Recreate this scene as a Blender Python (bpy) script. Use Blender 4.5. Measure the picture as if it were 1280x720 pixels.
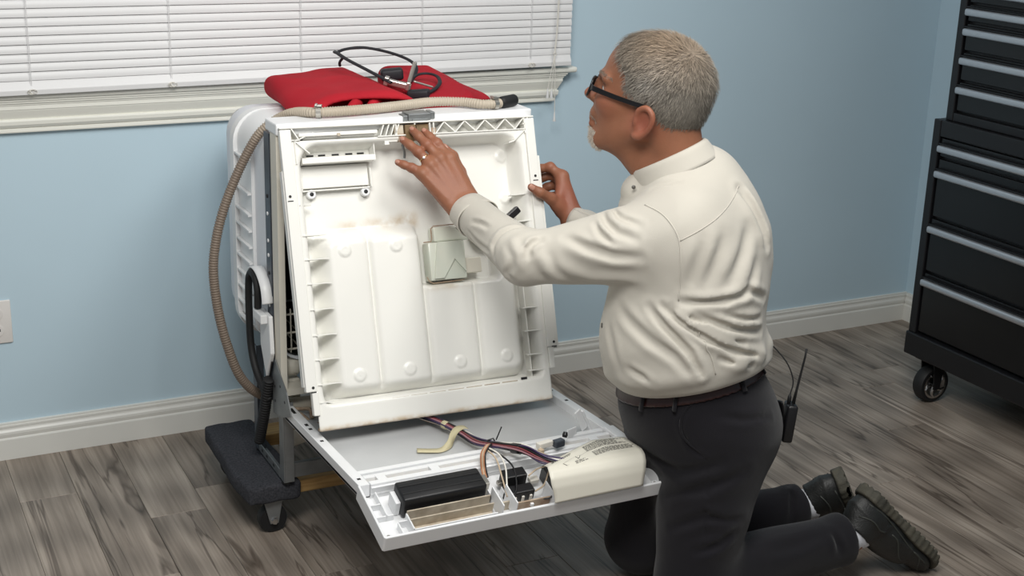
import bpy, bmesh, math, random
import numpy as np
from mathutils import Vector, Matrix
random.seed(7)
for o in list(bpy.data.objects): bpy.data.objects.remove(o, do_unlink=True)
SC = bpy.context.scene
COL = SC.collection

# ------------------------------------------------------------------ camera
cam_d = bpy.data.cameras.new('camera'); cam = bpy.data.objects.new('camera', cam_d); COL.objects.link(cam)
_f = Vector((0.43447856, 0.8477551, -0.30420335)); _r = Vector((0.89380564, -0.44748076, 0.0295371)); _u = _r.cross(_f)
cam.matrix_world = Matrix(((_r.x, _u.x, -_f.x, 0.0), (_r.y, _u.y, -_f.y, -3.956), (_r.z, _u.z, -_f.z, 1.75), (0, 0, 0, 1)))
cam_d.sensor_width = 36.0; cam_d.lens = 36.0 * 1729.3 / 1280.0; cam_d.clip_start = 0.05
SC.camera = cam
# ------------------------------------------------------------------ world and lamps
W = bpy.data.worlds.new('room_ambient'); SC.world = W; W.use_nodes = True
W.node_tree.nodes['Background'].inputs[0].default_value = (0.93, 0.96, 1.0, 1); W.node_tree.nodes['Background'].inputs[1].default_value = 0.25
def area(name, loc, target, size, power, col=(1, 1, 1)):
    l = bpy.data.lights.new(name, 'AREA'); l.shape = 'RECTANGLE'; l.size, l.size_y = size; l.energy = power; l.color = col
    o = bpy.data.objects.new(name, l); COL.objects.link(o); o.location = loc
    o.rotation_euler = (Vector(target) - Vector(loc)).to_track_quat('-Z', 'Y').to_euler(); return o
area('ceiling_lamp_left', (0.45, -2.75, 2.65), (1.0, -0.3, 0.5), (1.1, 0.8), 52, (1.0, 0.985, 0.95))
area('ceiling_lamp_right', (1.85, -2.05, 2.75), (1.4, -0.9, 0.7), (0.9, 0.7), 11, (1.0, 0.985, 0.95)).data.spread = math.radians(110)
SC.view_settings.view_transform = 'Standard'; SC.view_settings.look = 'None'
SC.view_settings.gamma = 1.0; SC.view_settings.use_curve_mapping = False; SC.view_settings.exposure = 0.0

# ------------------------------------------------------------------ materials
def lin(c):
    return tuple((x / 255 / 12.92) if x / 255 <= 0.04045 else ((x / 255 + 0.055) / 1.055) ** 2.4 for x in c)
MATS = {}
def pm(name, rgb, rough=0.5, metal=0.0, var=0.06, vscale=6.0, bump=0.0, bscale=200.0, spec=0.5, stretch=None, rgb2=None, trans=0.0, coat=0.0, sss=0.0, detail=4.0):
    m = bpy.data.materials.new(name); m.use_nodes = True; nt = m.node_tree; N = nt.nodes; L = nt.links
    b = N['Principled BSDF']; b.inputs['Roughness'].default_value = rough; b.inputs['Metallic'].default_value = metal
    b.inputs['Specular IOR Level'].default_value = spec; b.inputs['Transmission Weight'].default_value = trans; b.inputs['Coat Weight'].default_value = coat
    if sss: b.inputs['Subsurface Weight'].default_value = sss; b.inputs['Subsurface Radius'].default_value = (0.012, 0.005, 0.003)
    tc = N.new('ShaderNodeTexCoord'); src = tc.outputs['Object']
    if stretch:
        mp = N.new('ShaderNodeMapping'); mp.inputs['Scale'].default_value = stretch; L.new(src, mp.inputs['Vector']); src = mp.outputs[0]
    nz = N.new('ShaderNodeTexNoise'); nz.inputs['Scale'].default_value = vscale; nz.inputs['Detail'].default_value = detail; L.new(src, nz.inputs['Vector'])
    rp = N.new('ShaderNodeValToRGB'); c = lin(rgb)
    c2 = lin(rgb2) if rgb2 else tuple(min(1, x * (1 + var)) for x in c); c1 = c if rgb2 else tuple(x * (1 - var) for x in c)
    rp.color_ramp.elements[0].position = 0.3; rp.color_ramp.elements[1].position = 0.7
    rp.color_ramp.elements[0].color = (*c1, 1); rp.color_ramp.elements[1].color = (*c2, 1)
    L.new(nz.outputs['Fac'], rp.inputs['Fac']); L.new(rp.outputs[0], b.inputs['Base Color'])
    if bump:
        n2 = N.new('ShaderNodeTexNoise'); n2.inputs['Scale'].default_value = bscale; n2.inputs['Detail'].default_value = 3; L.new(src, n2.inputs['Vector'])
        bp = N.new('ShaderNodeBump'); bp.inputs['Strength'].default_value = bump; bp.inputs['Distance'].default_value = 0.004
        L.new(n2.outputs['Fac'], bp.inputs['Height']); L.new(bp.outputs[0], b.inputs['Normal'])
    MATS[name] = m; return m
M = MATS
pm('wall_paint', (192, 215, 227), 0.55, var=0.015, vscale=3, bump=0.04, bscale=350)
pm('trim_white', (226, 226, 220), 0.35, var=0.02)
pm('sill_white', (238, 238, 229), 0.35, var=0.02)
pm('blind_white', (228, 228, 228), 0.4, var=0.015)
pm('cord_white', (225, 222, 214), 0.7)
pm('plate_white', (225, 222, 218), 0.35)
pm('dark_slot', (25, 25, 26), 0.6)
pm('glass_dark', (40, 46, 52), 0.05)
pm('chest_black', (19, 19, 22), 0.42, var=0.1, bump=0.05, bscale=500)
pm('chest_drawer', (15, 15, 17), 0.3, var=0.1)
pm('alu', (196, 199, 204), 0.32, 0.75, var=0.04, vscale=40, stretch=(30, 1, 30))
pm('rubber', (22, 22, 23), 0.65, var=0.15)
pm('chrome', (200, 200, 200), 0.18, 1.0)
pm('carpet', (72, 73, 78), 0.95, var=0.35, vscale=180, bump=0.9, bscale=700, spec=0.1)
pm('pine', (196, 160, 104), 0.6, rgb2=(160, 122, 72), vscale=8, stretch=(1, 12, 12))
pm('zinc', (142, 145, 146), 0.4, 0.7, var=0.12, vscale=25)
pm('tub_white', (226, 229, 234), 0.42, var=0.02)
pm('tub_flange', (233, 234, 234), 0.4, var=0.02)
pm('liner_white', (236, 235, 229), 0.3, var=0.02, vscale=4)
pm('cream', (222, 217, 203), 0.45, var=0.05)
pm('dark_metal', (78, 84, 92), 0.45, 0.4, var=0.15, vscale=20)
pm('interior_shade', (30, 30, 30), 0.6)  # near-black colour standing in for the shade inside the white tub
pm('panel_grey', (197, 199, 200), 0.4, 0.1, var=0.05, vscale=9)
pm('door_white', (233, 234, 235), 0.3, var=0.02)
pm('black_plastic', (20, 20, 22), 0.4, var=0.1)
pm('tarnish', (206, 196, 178), 0.5, rgb2=(165, 150, 130), vscale=30)
pm('tarnish_dark', (150, 122, 100), 0.55, rgb2=(190, 172, 150), vscale=40)
pm('hose_beige', (190, 180, 163), 0.55, rgb2=(170, 156, 138), vscale=4)
pm('hose_dull', (140, 126, 112), 0.6, rgb2=(122, 110, 98), vscale=6)
pm('red_canvas', (184, 36, 48), 0.8, rgb2=(165, 26, 40), vscale=7, bump=0.35, bscale=900, spec=0.2)
pm('strap_black', (26, 26, 32), 0.6)
pm('steel', (190, 186, 178), 0.3, 0.9, var=0.1, vscale=30)
pm('cover_card', (222, 218, 204), 0.45, var=0.03)
pm('ink', (90, 88, 84), 0.7)
pm('wire_white', (228, 224, 214), 0.4); pm('wire_purple', (58, 44, 82), 0.4); pm('wire_black', (22, 22, 24), 0.4)
pm('wire_red', (120, 50, 56), 0.4); pm('wire_pink', (168, 120, 128), 0.4); pm('wire_brown', (176, 124, 92), 0.45); pm('wire_beige', (196, 176, 150), 0.45)
pm('tape', (205, 196, 160), 0.6, var=0.04); pm('brown_motor', (120, 96, 64), 0.5, var=0.2, vscale=30)
pm('green_plastic', (226, 226, 212), 0.25, rgb2=(208, 217, 204), vscale=6)
pm('rust', (150, 118, 86), 0.8, rgb2=(214, 205, 190), vscale=22, detail=8)

def wood_floor():
    m = bpy.data.materials.new('floor_planks'); m.use_nodes = True; nt = m.node_tree; N = nt.nodes; L = nt.links
    b = N['Principled BSDF']; b.inputs['Roughness'].default_value = 0.42; b.inputs['Specular IOR Level'].default_value = 0.35
    tc = N.new('ShaderNodeTexCoord'); oi = N.new('ShaderNodeObjectInfo')
    off = N.new('ShaderNodeVectorMath'); off.operation = 'SCALE'; off.inputs[0].default_value = (13.1, 7.7, 3.3); L.new(oi.outputs['Random'], off.inputs['Scale'])
    add = N.new('ShaderNodeVectorMath'); add.operation = 'ADD'; L.new(tc.outputs['Object'], add.inputs[0]); L.new(off.outputs[0], add.inputs[1])
    def mapped(s):
        mp = N.new('ShaderNodeMapping'); mp.inputs['Scale'].default_value = s; L.new(add.outputs[0], mp.inputs['Vector']); return mp.outputs[0]
    n1 = N.new('ShaderNodeTexNoise'); n1.inputs['Scale'].default_value = 1.0; n1.inputs['Detail'].default_value = 6; n1.inputs['Distortion'].default_value = 1.2; L.new(mapped((10, 0.9, 1)), n1.inputs['Vector'])
    n2 = N.new('ShaderNodeTexNoise'); n2.inputs['Scale'].default_value = 1.0; n2.inputs['Detail'].default_value = 5; L.new(mapped((120, 2.2, 1)), n2.inputs['Vector'])
    n3 = N.new('ShaderNodeTexNoise'); n3.inputs['Scale'].default_value = 1.0; n3.inputs['Detail'].default_value = 4; n3.inputs['Distortion'].default_value = 0.7; L.new(mapped((11, 0.7, 1)), n3.inputs['Vector'])
    r1 = N.new('ShaderNodeValToRGB'); e = r1.color_ramp.elements
    e[0].position = 0.30; e[0].color = (*lin((128, 117, 106)), 1); e[1].position = 0.72; e[1].color = (*lin((184, 172, 159)), 1)
    k = r1.color_ramp.elements.new(0.5); k.color = (*lin((157, 145, 133)), 1); L.new(n1.outputs['Fac'], r1.inputs['Fac'])
    # cathedral rings
    wv = N.new('ShaderNodeTexWave'); wv.wave_type = 'RINGS'; wv.inputs['Scale'].default_value = 1.0; wv.inputs['Distortion'].default_value = 6; wv.inputs['Detail'].default_value = 3; wv.inputs['Detail Scale'].default_value = 0.7
    L.new(mapped((9, 1.2, 1)), wv.inputs['Vector'])
    mx = N.new('ShaderNodeMix'); mx.data_type = 'RGBA'; mx.blend_type = 'MULTIPLY'; mx.inputs[0].default_value = 0.25; L.new(r1.outputs[0], mx.inputs[6]); L.new(wv.outputs['Color'], mx.inputs[7])
    # fine grain
    r2 = N.new('ShaderNodeValToRGB'); r2.color_ramp.elements[0].position = 0.35; r2.color_ramp.elements[0].color = (0.72, 0.70, 0.68, 1); r2.color_ramp.elements[1].position = 0.62; r2.color_ramp.elements[1].color = (1.06, 1.06, 1.06, 1); L.new(n2.outputs['Fac'], r2.inputs['Fac'])
    mx2 = N.new('ShaderNodeMix'); mx2.data_type = 'RGBA'; mx2.blend_type = 'MULTIPLY'; mx2.inputs[0].default_value = 0.8; L.new(mx.outputs[2], mx2.inputs[6]); L.new(r2.outputs[0], mx2.inputs[7])
    # dark cracks where noise crosses its middle
    sb = N.new('ShaderNodeMath'); sb.operation = 'SUBTRACT'; sb.inputs[1].default_value = 0.56; L.new(n3.outputs['Fac'], sb.inputs[0])
    ab = N.new('ShaderNodeMath'); ab.operation = 'ABSOLUTE'; L.new(sb.outputs[0], ab.inputs[0])
    r3 = N.new('ShaderNodeValToRGB'); r3.color_ramp.elements[0].color = (0.34, 0.31, 0.29, 1); r3.color_ramp.elements[1].position = 0.022; r3.color_ramp.elements[1].color = (1, 1, 1, 1); L.new(ab.outputs[0], r3.inputs['Fac'])
    mx3 = N.new('ShaderNodeMix'); mx3.data_type = 'RGBA'; mx3.blend_type = 'MULTIPLY'; mx3.inputs[0].default_value = 0.9; L.new(mx2.outputs[2], mx3.inputs[6]); L.new(r3.outputs[0], mx3.inputs[7])
    # tone of each plank
    hs = N.new('ShaderNodeHueSaturation'); mr = N.new('ShaderNodeMapRange'); mr.inputs['To Min'].default_value = 0.84; mr.inputs['To Max'].default_value = 1.14; L.new(oi.outputs['Random'], mr.inputs['Value']); L.new(mr.outputs[0], hs.inputs['Value']); L.new(mx3.outputs[2], hs.inputs['Color'])
    L.new(hs.outputs[0], b.inputs['Base Color'])
    bp = N.new('ShaderNodeBump'); bp.inputs['Strength'].default_value = 0.15; bp.inputs['Distance'].default_value = 0.002; L.new(n2.outputs['Fac'], bp.inputs['Height']); L.new(bp.outputs[0], b.inputs['Normal'])
    MATS['floor_planks'] = m
wood_floor()

# ------------------------------------------------------------------ geometry helpers
WL = {}                                             # world location of every object
def _wl(o): return WL.get(o.name, Vector((0, 0, 0))) if o else Vector((0, 0, 0))
def thing(name, label, cat, loc, group=None):
    o = bpy.data.objects.new(name, None); COL.objects.link(o); o.location = loc; o.empty_display_size = 0.05
    WL[o.name] = Vector(loc); o['label'] = label; o['category'] = cat
    if group: o['group'] = group
    return o
def link_mesh(name, me, mat, parent, loc=None):
    o = bpy.data.objects.new(name, me); COL.objects.link(o)
    p = _wl(parent); loc = Vector(loc) if loc is not None else p
    o.parent = parent; o.location = loc - p; WL[o.name] = loc
    if mat is not None and len(me.materials) == 0: me.materials.append(M[mat] if isinstance(mat, str) else mat)
    return o
def obj(name, geo, mat, parent=None, smooth=False, loc=None, label=None, cat=None, group=None, kind=None, autosmooth=None):
    """geo: (verts, faces) or a bmesh, in world coordinates -> ONE mesh object"""
    me = bpy.data.meshes.new(name)
    if isinstance(geo, bmesh.types.BMesh):
        geo.normal_update(); geo.to_mesh(me); geo.free()
    else:
        me.from_pydata([tuple(v) for v in geo[0]], [], [tuple(f) for f in geo[1]])
    if loc is None:
        if parent is not None: loc = _wl(parent)
        else:
            co = np.empty(len(me.vertices) * 3); me.vertices.foreach_get('co', co); co = co.reshape(-1, 3)
            loc = ((co[:, 0].min() + co[:, 0].max()) / 2, (co[:, 1].min() + co[:, 1].max()) / 2, co[:, 2].min())
    me.transform(Matrix.Translation(-Vector(loc)))
    me.update()
    o = link_mesh(name, me, mat, parent, loc)
    if smooth:
        me.polygons.foreach_set('use_smooth', [True] * len(me.polygons))
        if autosmooth: me.set_sharp_from_angle(angle=math.radians(autosmooth))
    if label: o['label'] = label
    if cat: o['category'] = cat
    if group: o['group'] = group
    if kind: o['kind'] = kind
    return o
def copy_part(o, parent, delta=(0, 0, 0), name=None):
    c = o.copy(); COL.objects.link(c); c.parent = parent
    w = WL[o.name] + Vector(delta); c.location = w - _wl(parent); WL[c.name] = w
    return c
def bm_box(lo, hi, bevel=0.0, seg=2, bm=None):
    bm = bm or bmesh.new(); n0 = len(bm.verts)
    r = bmesh.ops.create_cube(bm, size=1.0); vs = r['verts']
    for v in vs: v.co = Vector([(lo[i] + hi[i]) / 2 + v.co[i] * (hi[i] - lo[i]) for i in range(3)])
    if bevel:
        es = list({e for v in vs for e in v.link_edges})
        bmesh.ops.bevel(bm, geom=es, offset=min(bevel, 0.49 * min(abs(hi[i] - lo[i]) for i in range(3))), segments=seg, affect='EDGES', profile=0.5)
    return bm
def bm_obox(c, ax, half, bevel=0.0, seg=2, bm=None):
    """oriented box: centre, three axes, half sizes"""
    t = bm_box([-h for h in half], half, bevel, seg)
    Mx = Matrix(((ax[0][0], ax[1][0], ax[2][0], c[0]), (ax[0][1], ax[1][1], ax[2][1], c[1]), (ax[0][2], ax[1][2], ax[2][2], c[2]), (0, 0, 0, 1)))
    t.transform(Mx)
    if Mx.determinant() < 0: bmesh.ops.reverse_faces(t, faces=t.faces)
    if bm is None: return t
    me = bpy.data.meshes.new('t'); t.to_mesh(me); t.free(); bm.from_mesh(me); bpy.data.meshes.remove(me); return bm
def merge(*bms):
    out = bmesh.new()
    for b in bms:
        me = bpy.data.meshes.new('t'); b.to_mesh(me); b.free(); out.from_mesh(me); bpy.data.meshes.remove(me)
    return out
def prism(poly, axis, a, b, bevel=0.0, bm=None):
    """polygon of 2-D points extruded along axis (0,1,2) from a to b"""
    bm = bm or bmesh.new(); k = [i for i in range(3) if i != axis]
    def P(q, t):
        v = [0, 0, 0]; v[k[0]], v[k[1]] = q; v[axis] = t; return v
    A = [bm.verts.new(P(q, a)) for q in poly]; B = [bm.verts.new(P(q, b)) for q in poly]; n = len(poly)
    fs = [bm.faces.new(A), bm.faces.new(B[::-1])]
    for i in range(n): fs.append(bm.faces.new((A[i], B[i], B[(i + 1) % n], A[(i + 1) % n])))
    bmesh.ops.recalc_face_normals(bm, faces=fs)
    if bevel: bmesh.ops.bevel(bm, geom=list({e for f in fs for e in f.edges}), offset=bevel, segments=2, affect='EDGES', profile=0.5)
    return bm
def catmull(pts, n=8, closed=False):
    P = [np.array(p, float) for p in pts]; out = []
    N_ = len(P); rng = range(N_ if closed else N_ - 1)
    for i in rng:
        p0 = P[(i - 1) % N_] if (closed or i > 0) else 2 * P[0] - P[1]; p1 = P[i]; p2 = P[(i + 1) % N_]
        p3 = P[(i + 2) % N_] if (closed or i + 2 < N_) else 2 * P[-1] - P[-2]
        for k in range(n):
            t = k / n; out.append(0.5 * ((2 * p1) + (p2 - p0) * t + (2 * p0 - 5 * p1 + 4 * p2 - p3) * t * t + (3 * p1 - p0 - 3 * p2 + p3) * t ** 3))
    if not closed: out.append(P[-1])
    return out
def resample(pts, step):
    P = np.array(pts); d = np.r_[0, np.cumsum(np.linalg.norm(np.diff(P, axis=0), axis=1))]; n = max(2, int(d[-1] / step))
    s = np.linspace(0, d[-1], n + 1); return np.stack([np.interp(s, d, P[:, i]) for i in range(3)], 1)
def tube(pts, rad, sides=8, closed=False, cap=True, flat=None):
    """(verts, faces): a tube along pts; rad a number or a list; flat=(a,b) scales the section"""
    P = np.array(pts, float); n = len(P); R_ = np.full(n, rad) if np.isscalar(rad) else np.array(rad, float)
    T = np.gradient(P, axis=0) if not closed else (np.roll(P, -1, 0) - np.roll(P, 1, 0))
    T /= np.maximum(np.linalg.norm(T, axis=1, keepdims=True), 1e-9)
    up = np.array([0, 0, 1.0]) if abs(T[0][2]) < 0.9 else np.array([1.0, 0, 0])
    a = np.cross(T[0], up); a /= np.linalg.norm(a); V = []; F = []
    fa, fb = flat or (1, 1)
    for i in range(n):
        a = a - T[i] * (a @ T[i]); a /= np.linalg.norm(a); b = np.cross(T[i], a)
        for k in range(sides):
            t = 2 * math.pi * k / sides; V.append(P[i] + R_[i] * (fa * math.cos(t) * a + fb * math.sin(t) * b))
    m = n if closed else n - 1
    for i in range(m):
        j = (i + 1) % n
        for k in range(sides):
            l = (k + 1) % sides; F.append((i * sides + k, i * sides + l, j * sides + l, j * sides + k))
    if cap and not closed:
        F.append(tuple(range(sides))[::-1]); F.append(tuple((n - 1) * sides + k for k in range(sides)))
    return V, F
def gjoin(*gs):
    V = []; F = []
    for v, f in gs:
        o = len(V); V += list(v); F += [tuple(i + o for i in q) for q in f]
    return V, F
def lathe(prof, c, axis, sides=24):
    """prof: (radius, height) pairs along axis from centre c"""
    ax = Vector(axis).normalized(); a = ax.orthogonal().normalized(); b = ax.cross(a); V = []; F = []
    for r_, h in prof:
        for k in range(sides):
            t = 2 * math.pi * k / sides; V.append(Vector(c) + ax * h + (a * math.cos(t) + b * math.sin(t)) * r_)
    for i in range(len(prof) - 1):
        for k in range(sides):
            l = (k + 1) % sides; F.append((i * sides + k, i * sides + l, (i + 1) * sides + l, (i + 1) * sides + k))
    F.append(tuple(range(sides))[::-1]); F.append(tuple((len(prof) - 1) * sides + k for k in range(sides)))
    return V, F
def grid_mesh(nu, nv, fn):
    V = [fn(i / (nu - 1), j / (nv - 1)) for j in range(nv) for i in range(nu)]
    F = [(j * nu + i, j * nu + i + 1, (j + 1) * nu + i + 1, (j + 1) * nu + i) for j in range(nv - 1) for i in range(nu - 1)]
    return V, F
def solidify(o, t, offset=0.0):
    md = o.modifiers.new('thickness', 'SOLIDIFY'); md.thickness = t; md.offset = offset; return o

# signed-distance modelling: sparse surface nets
def sdf_mesh(fn, lo, hi, h, B=8, margin=1.0):
    lo = np.array(lo, np.float32); hi = np.array(hi, np.float32); nb = np.ceil((hi - lo) / (h * B)).astype(int)
    g = np.stack(np.meshgrid(*[np.arange(n) for n in nb], indexing='ij'), -1).reshape(-1, 3)
    cen = lo + (g + 0.5) * (h * B); d = np.concatenate([fn(c.astype(np.float32)) for c in np.array_split(cen, max(1, len(cen) // 20000))])
    g = g[np.abs(d) < h * B * 0.9 * margin + 0.004]; cg = g // 3; g = g[np.lexsort((cg[:, 2], cg[:, 1], cg[:, 0]))]
    loc = np.stack(np.meshgrid(*[np.arange(B + 1)] * 3, indexing='ij'), -1).reshape(-1, 3)
    keys = []; pos = []; edges = [[], [], []]; S = 1 << 12
    def key(ijk): return (ijk[..., 0].astype(np.int64) * S + ijk[..., 1]) * S + ijk[..., 2]
    offs = np.array([[a, b, c] for a in (0, 1) for b in (0, 1) for c in (0, 1)])
    for gb in np.array_split(g, max(1, len(g) // 40)):
        idx = (gb[:, None, :] * B + loc[None]); p = (lo + idx * h).reshape(-1, 3).astype(np.float32)
        v = fn(p).reshape(len(gb), B + 1, B + 1, B + 1)
        cs = np.stack([v[:, a:a + B, b:b + B, c:c + B] for a, b, c in offs], -1)
        s = cs < 0; act = s.any(-1) & ~s.all(-1)
        bi, i, j, k = np.nonzero(act)
        if len(bi) == 0: continue
        val = cs[bi, i, j, k]; base = gb[bi] * B + np.stack([i, j, k], 1)
        acc = np.zeros((len(bi), 3)); cnt = np.zeros(len(bi))
        for x in range(8):
            for ax in (4, 2, 1):
                if x & ax: continue
                y = x | ax; va, vb = val[:, x], val[:, y]; cr = (va < 0) != (vb < 0)
                t = np.where(cr, va / np.where(cr, va - vb, 1), 0)
                acc += np.where(cr[:, None], offs[x] + t[:, None] * (offs[y] - offs[x]), 0); cnt += cr
        keys.append(key(base)); pos.append(lo + (base + acc / cnt[:, None]) * h)
        for a, ax in enumerate((4, 2, 1)):
            va, vb = val[:, 0], val[:, ax]; cr = (va < 0) != (vb < 0)
            edges[a].append((base[cr], (va < 0)[cr]))
    keys = np.concatenate(keys); pos = np.concatenate(pos); o = np.argsort(keys); keys = keys[o]; pos = pos[o]; F = []
    for a in range(3):
        b = np.concatenate([e[0] for e in edges[a]]); sg = np.concatenate([e[1] for e in edges[a]])
        u, w = [(1, 2), (2, 0), (0, 1)][a]; eu = np.zeros(3, int); eu[u] = 1; ew = np.zeros(3, int); ew[w] = 1
        q = np.stack([key(b), key(b - eu), key(b - eu - ew), key(b - ew)], 1); ii = np.searchsorted(keys, q); ii = np.clip(ii, 0, len(keys) - 1)
        ok = (keys[ii] == q).all(1); f = ii[ok]; s_ = sg[ok]; f[~s_] = f[~s_][:, ::-1]; F.append(f)
    return pos, np.concatenate(F)
def np_mesh(name, pos, F):
    me = bpy.data.meshes.new(name); me.vertices.add(len(pos)); me.vertices.foreach_set('co', np.asarray(pos, np.float32).ravel())
    me.loops.add(F.size); me.loops.foreach_set('vertex_index', F.astype(np.int32).ravel())
    me.polygons.add(len(F)); me.polygons.foreach_set('loop_start', np.arange(0, F.size, F.shape[1], dtype=np.int32)); me.polygons.foreach_set('loop_total', np.full(len(F), F.shape[1], np.int32))
    me.update(calc_edges=True); me.validate(); me.polygons.foreach_set('use_smooth', [True] * len(me.polygons)); return me
def sdf_obj(name, fn, lo, hi, h, mat, parent=None, relax=2, **kw):
    pos, F = sdf_mesh(fn, lo, hi, h)
    if relax:                                        # a little smoothing takes out the stair steps
        ed = np.concatenate([F[:, [i, (i + 1) % 4]] for i in range(4)])
        for _ in range(relax):
            s = np.zeros_like(pos); c = np.zeros(len(pos)); np.add.at(s, ed[:, 0], pos[ed[:, 1]]); np.add.at(c, ed[:, 0], 1); np.add.at(s, ed[:, 1], pos[ed[:, 0]]); np.add.at(c, ed[:, 1], 1)
            pos = pos + 0.5 * (s / np.maximum(c, 1)[:, None] - pos)
    loc = np.array(_wl(parent)) if parent else np.array([(pos[:, 0].min() + pos[:, 0].max()) / 2, (pos[:, 1].min() + pos[:, 1].max()) / 2, pos[:, 2].min()])
    o = link_mesh(name, np_mesh(name, pos - loc, F), mat, parent, loc)
    for k, v in kw.items(): o[k if k != 'cat' else 'category'] = v
    return o
def smin(a, b, k):
    h = np.clip(0.5 + 0.5 * (b - a) / k, 0, 1); return b + (a - b) * h - k * h * (1 - h)
def smax(a, b, k): return -smin(-a, -b, k)
def cone(p, a, b, ra, rb):
    a = np.array(a, np.float32); b = np.array(b, np.float32); ab = b - a; t = np.clip(((p - a) @ ab) / (ab @ ab), 0, 1)
    return np.linalg.norm(p - a - t[:, None] * ab, axis=1) - (ra + (rb - ra) * t)
def ellip(p, c, r, R=None):
    q = p - np.array(c, np.float32)
    if R is not None: q = q @ np.array(R, np.float32)        # columns of R: the axes
    r = np.array(r, np.float32); k0 = np.linalg.norm(q / r, axis=1); k1 = np.linalg.norm(q / (r * r), axis=1)
    return np.where(k1 > 1e-6, k0 * (k0 - 1) / np.maximum(k1, 1e-6), -r.min())
def rbox(p, c, half, rad, R=None):
    q = p - np.array(c, np.float32)
    if R is not None: q = q @ np.array(R, np.float32)
    d = np.abs(q) - (np.array(half, np.float32) - rad)
    return np.linalg.norm(np.maximum(d, 0), axis=1) + np.minimum(d.max(1), 0) - rad

# ------------------------------------------------------------------ the room
def struct(name, geo, mat, **kw):
    o = obj(name, geo, mat, None, **kw); o['kind'] = 'structure'; return o
XR = 3.785
wx0, wx1, wz0, wz1 = -0.75, 2.10, 1.085, 2.10
wb = merge(bm_box((-1.6, 0, -0.02), (wx0, 0.14, 2.8)), bm_box((wx1, 0, -0.02), (XR + 0.12, 0.14, 2.8)), bm_box((wx0, 0, -0.02), (wx1, 0.14, wz0)), bm_box((wx0, 0, wz1), (wx1, 0.14, 2.8)))
struct('wall_back', wb, 'wall_paint')
struct('wall_right', bm_box((XR, -4.6, -0.02), (XR + 0.12, 0.0, 2.8)), 'wall_paint')
fl = struct('floor', bm_box((-1.6, -4.6, -0.06), (XR, 0.0, -0.011)), 'dark_slot')
PW = 0.152; PLEN = 1.22
pk = {}
def plank(x, y0, y1):
    n = round(y1 - y0, 3)
    if n not in pk:
        o = obj('plank', bm_box((x + 0.0004, y0 + 0.0004, -0.011), (x + PW - 0.0004, y1 - 0.0004, 0.0), 0.0009, 1), 'floor_planks', fl, loc=(x + PW / 2, (y0 + y1) / 2, 0)); pk[n] = o
    else:
        o = pk[n].copy(); COL.objects.link(o); w = Vector((x + PW / 2, (y0 + y1) / 2, 0)); o.location = w - WL[fl.name]; WL[o.name] = w
x = -1.6; i = 0
offs_ = [0.35, 0.95, 0.1, 0.62, 1.1, 0.25, 0.8, 0.48]
while x < XR - 0.02:
    y = -0.002; first = offs_[i % 8] + 0.06
    e = y - first
    while y > -4.55:
        e = max(e, -4.58); plank(x, e, y); y = e; e = y - PLEN
    x += PW; i += 1
BBP = [(0, 0), (-0.016, 0), (-0.016, 0.062), (-0.0145, 0.0655), (-0.0125, 0.067), (-0.0135, 0.071), (-0.015, 0.078), (-0.0145, 0.085), (-0.011, 0.091), (-0.0095, 0.097), (-0.0115, 0.098), (-0.0115, 0.104), (-0.0085, 0.105), (-0.0085, 0.111), (0, 0.112)]
struct('baseboard_back', prism(BBP, 0, -1.6, XR), 'trim_white')
struct('baseboard_right', prism([(XR + a, b) for a, b in BBP], 1, -4.6, -0.0165), 'trim_white')
# window behind the blind, sill and apron
win = struct('window_1', merge(bm_box((wx0, 0.02, wz0), (wx0 + 0.05, 0.09, wz1)), bm_box((wx1 - 0.05, 0.02, wz0), (wx1, 0.09, wz1)), bm_box((wx0 + 0.05, 0.02, wz0), (wx1 - 0.05, 0.09, wz0 + 0.05)), bm_box((wx0 + 0.05, 0.02, wz1 - 0.05), (wx1 - 0.05, 0.09, wz1)), bm_box((0.66, 0.02, wz0 + 0.05), (0.71, 0.09, wz1 - 0.05))), 'trim_white')
obj('pane', bm_box((wx0 + 0.05, 0.05, wz0 + 0.05), (0.66, 0.06, wz1 - 0.05)), 'glass_dark', win)
obj('pane', bm_box((0.71, 0.05, wz0 + 0.05), (wx1 - 0.05, 0.06, wz1 - 0.05)), 'glass_dark', win)
def mould(prof, x0, x1, mitre):
    n = len(prof); V = [(x0, a, b) for a, b in prof] + [(x1 + (-a if mitre else 0), a, b) for a, b in prof]
    F = [(i, (i + 1) % n, n + (i + 1) % n, n + i) for i in range(n)] + [tuple(range(n))[::-1], tuple(range(n, 2 * n))]
    bm = bmesh.new(); vs = [bm.verts.new(v) for v in V]
    for f in F: bm.faces.new([vs[i] for i in f])
    bmesh.ops.recalc_face_normals(bm, faces=bm.faces); return bm
st = struct('trim_1', bm_box((-1.0, -0.056, 1.058), (2.214, 0.0, 1.0765), 0.007, 3), 'sill_white', smooth=True, autosmooth=40); st['label'] = 'white window sill shelf'
apr = [(0, 1.058), (-0.062, 1.058), (-0.061, 1.053), (-0.056, 1.051), (-0.056, 1.047), (-0.051, 1.046), (-0.050, 1.041), (-0.047, 1.040), (-0.047, 1.029), (-0.0445, 1.027)]
apr += [(-0.030 - 0.0145 * math.cos(math.radians(a)) , 1.000 + 0.026 * math.cos(math.radians(a)) ) for a in (20, 45, 70, 90)]
apr += [(-0.0345, 1.000), (-0.036, 0.995), (-0.034, 0.985), (-0.027, 0.977), (-0.021, 0.974), (-0.023, 0.9725), (-0.0235, 0.965), (-0.022, 0.962), (0, 0.962)]
apr = [(a * 0.80, b) for a, b in apr]
struct('trim_2', mould(apr, -1.0, 2.132, True), 'sill_white')
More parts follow.
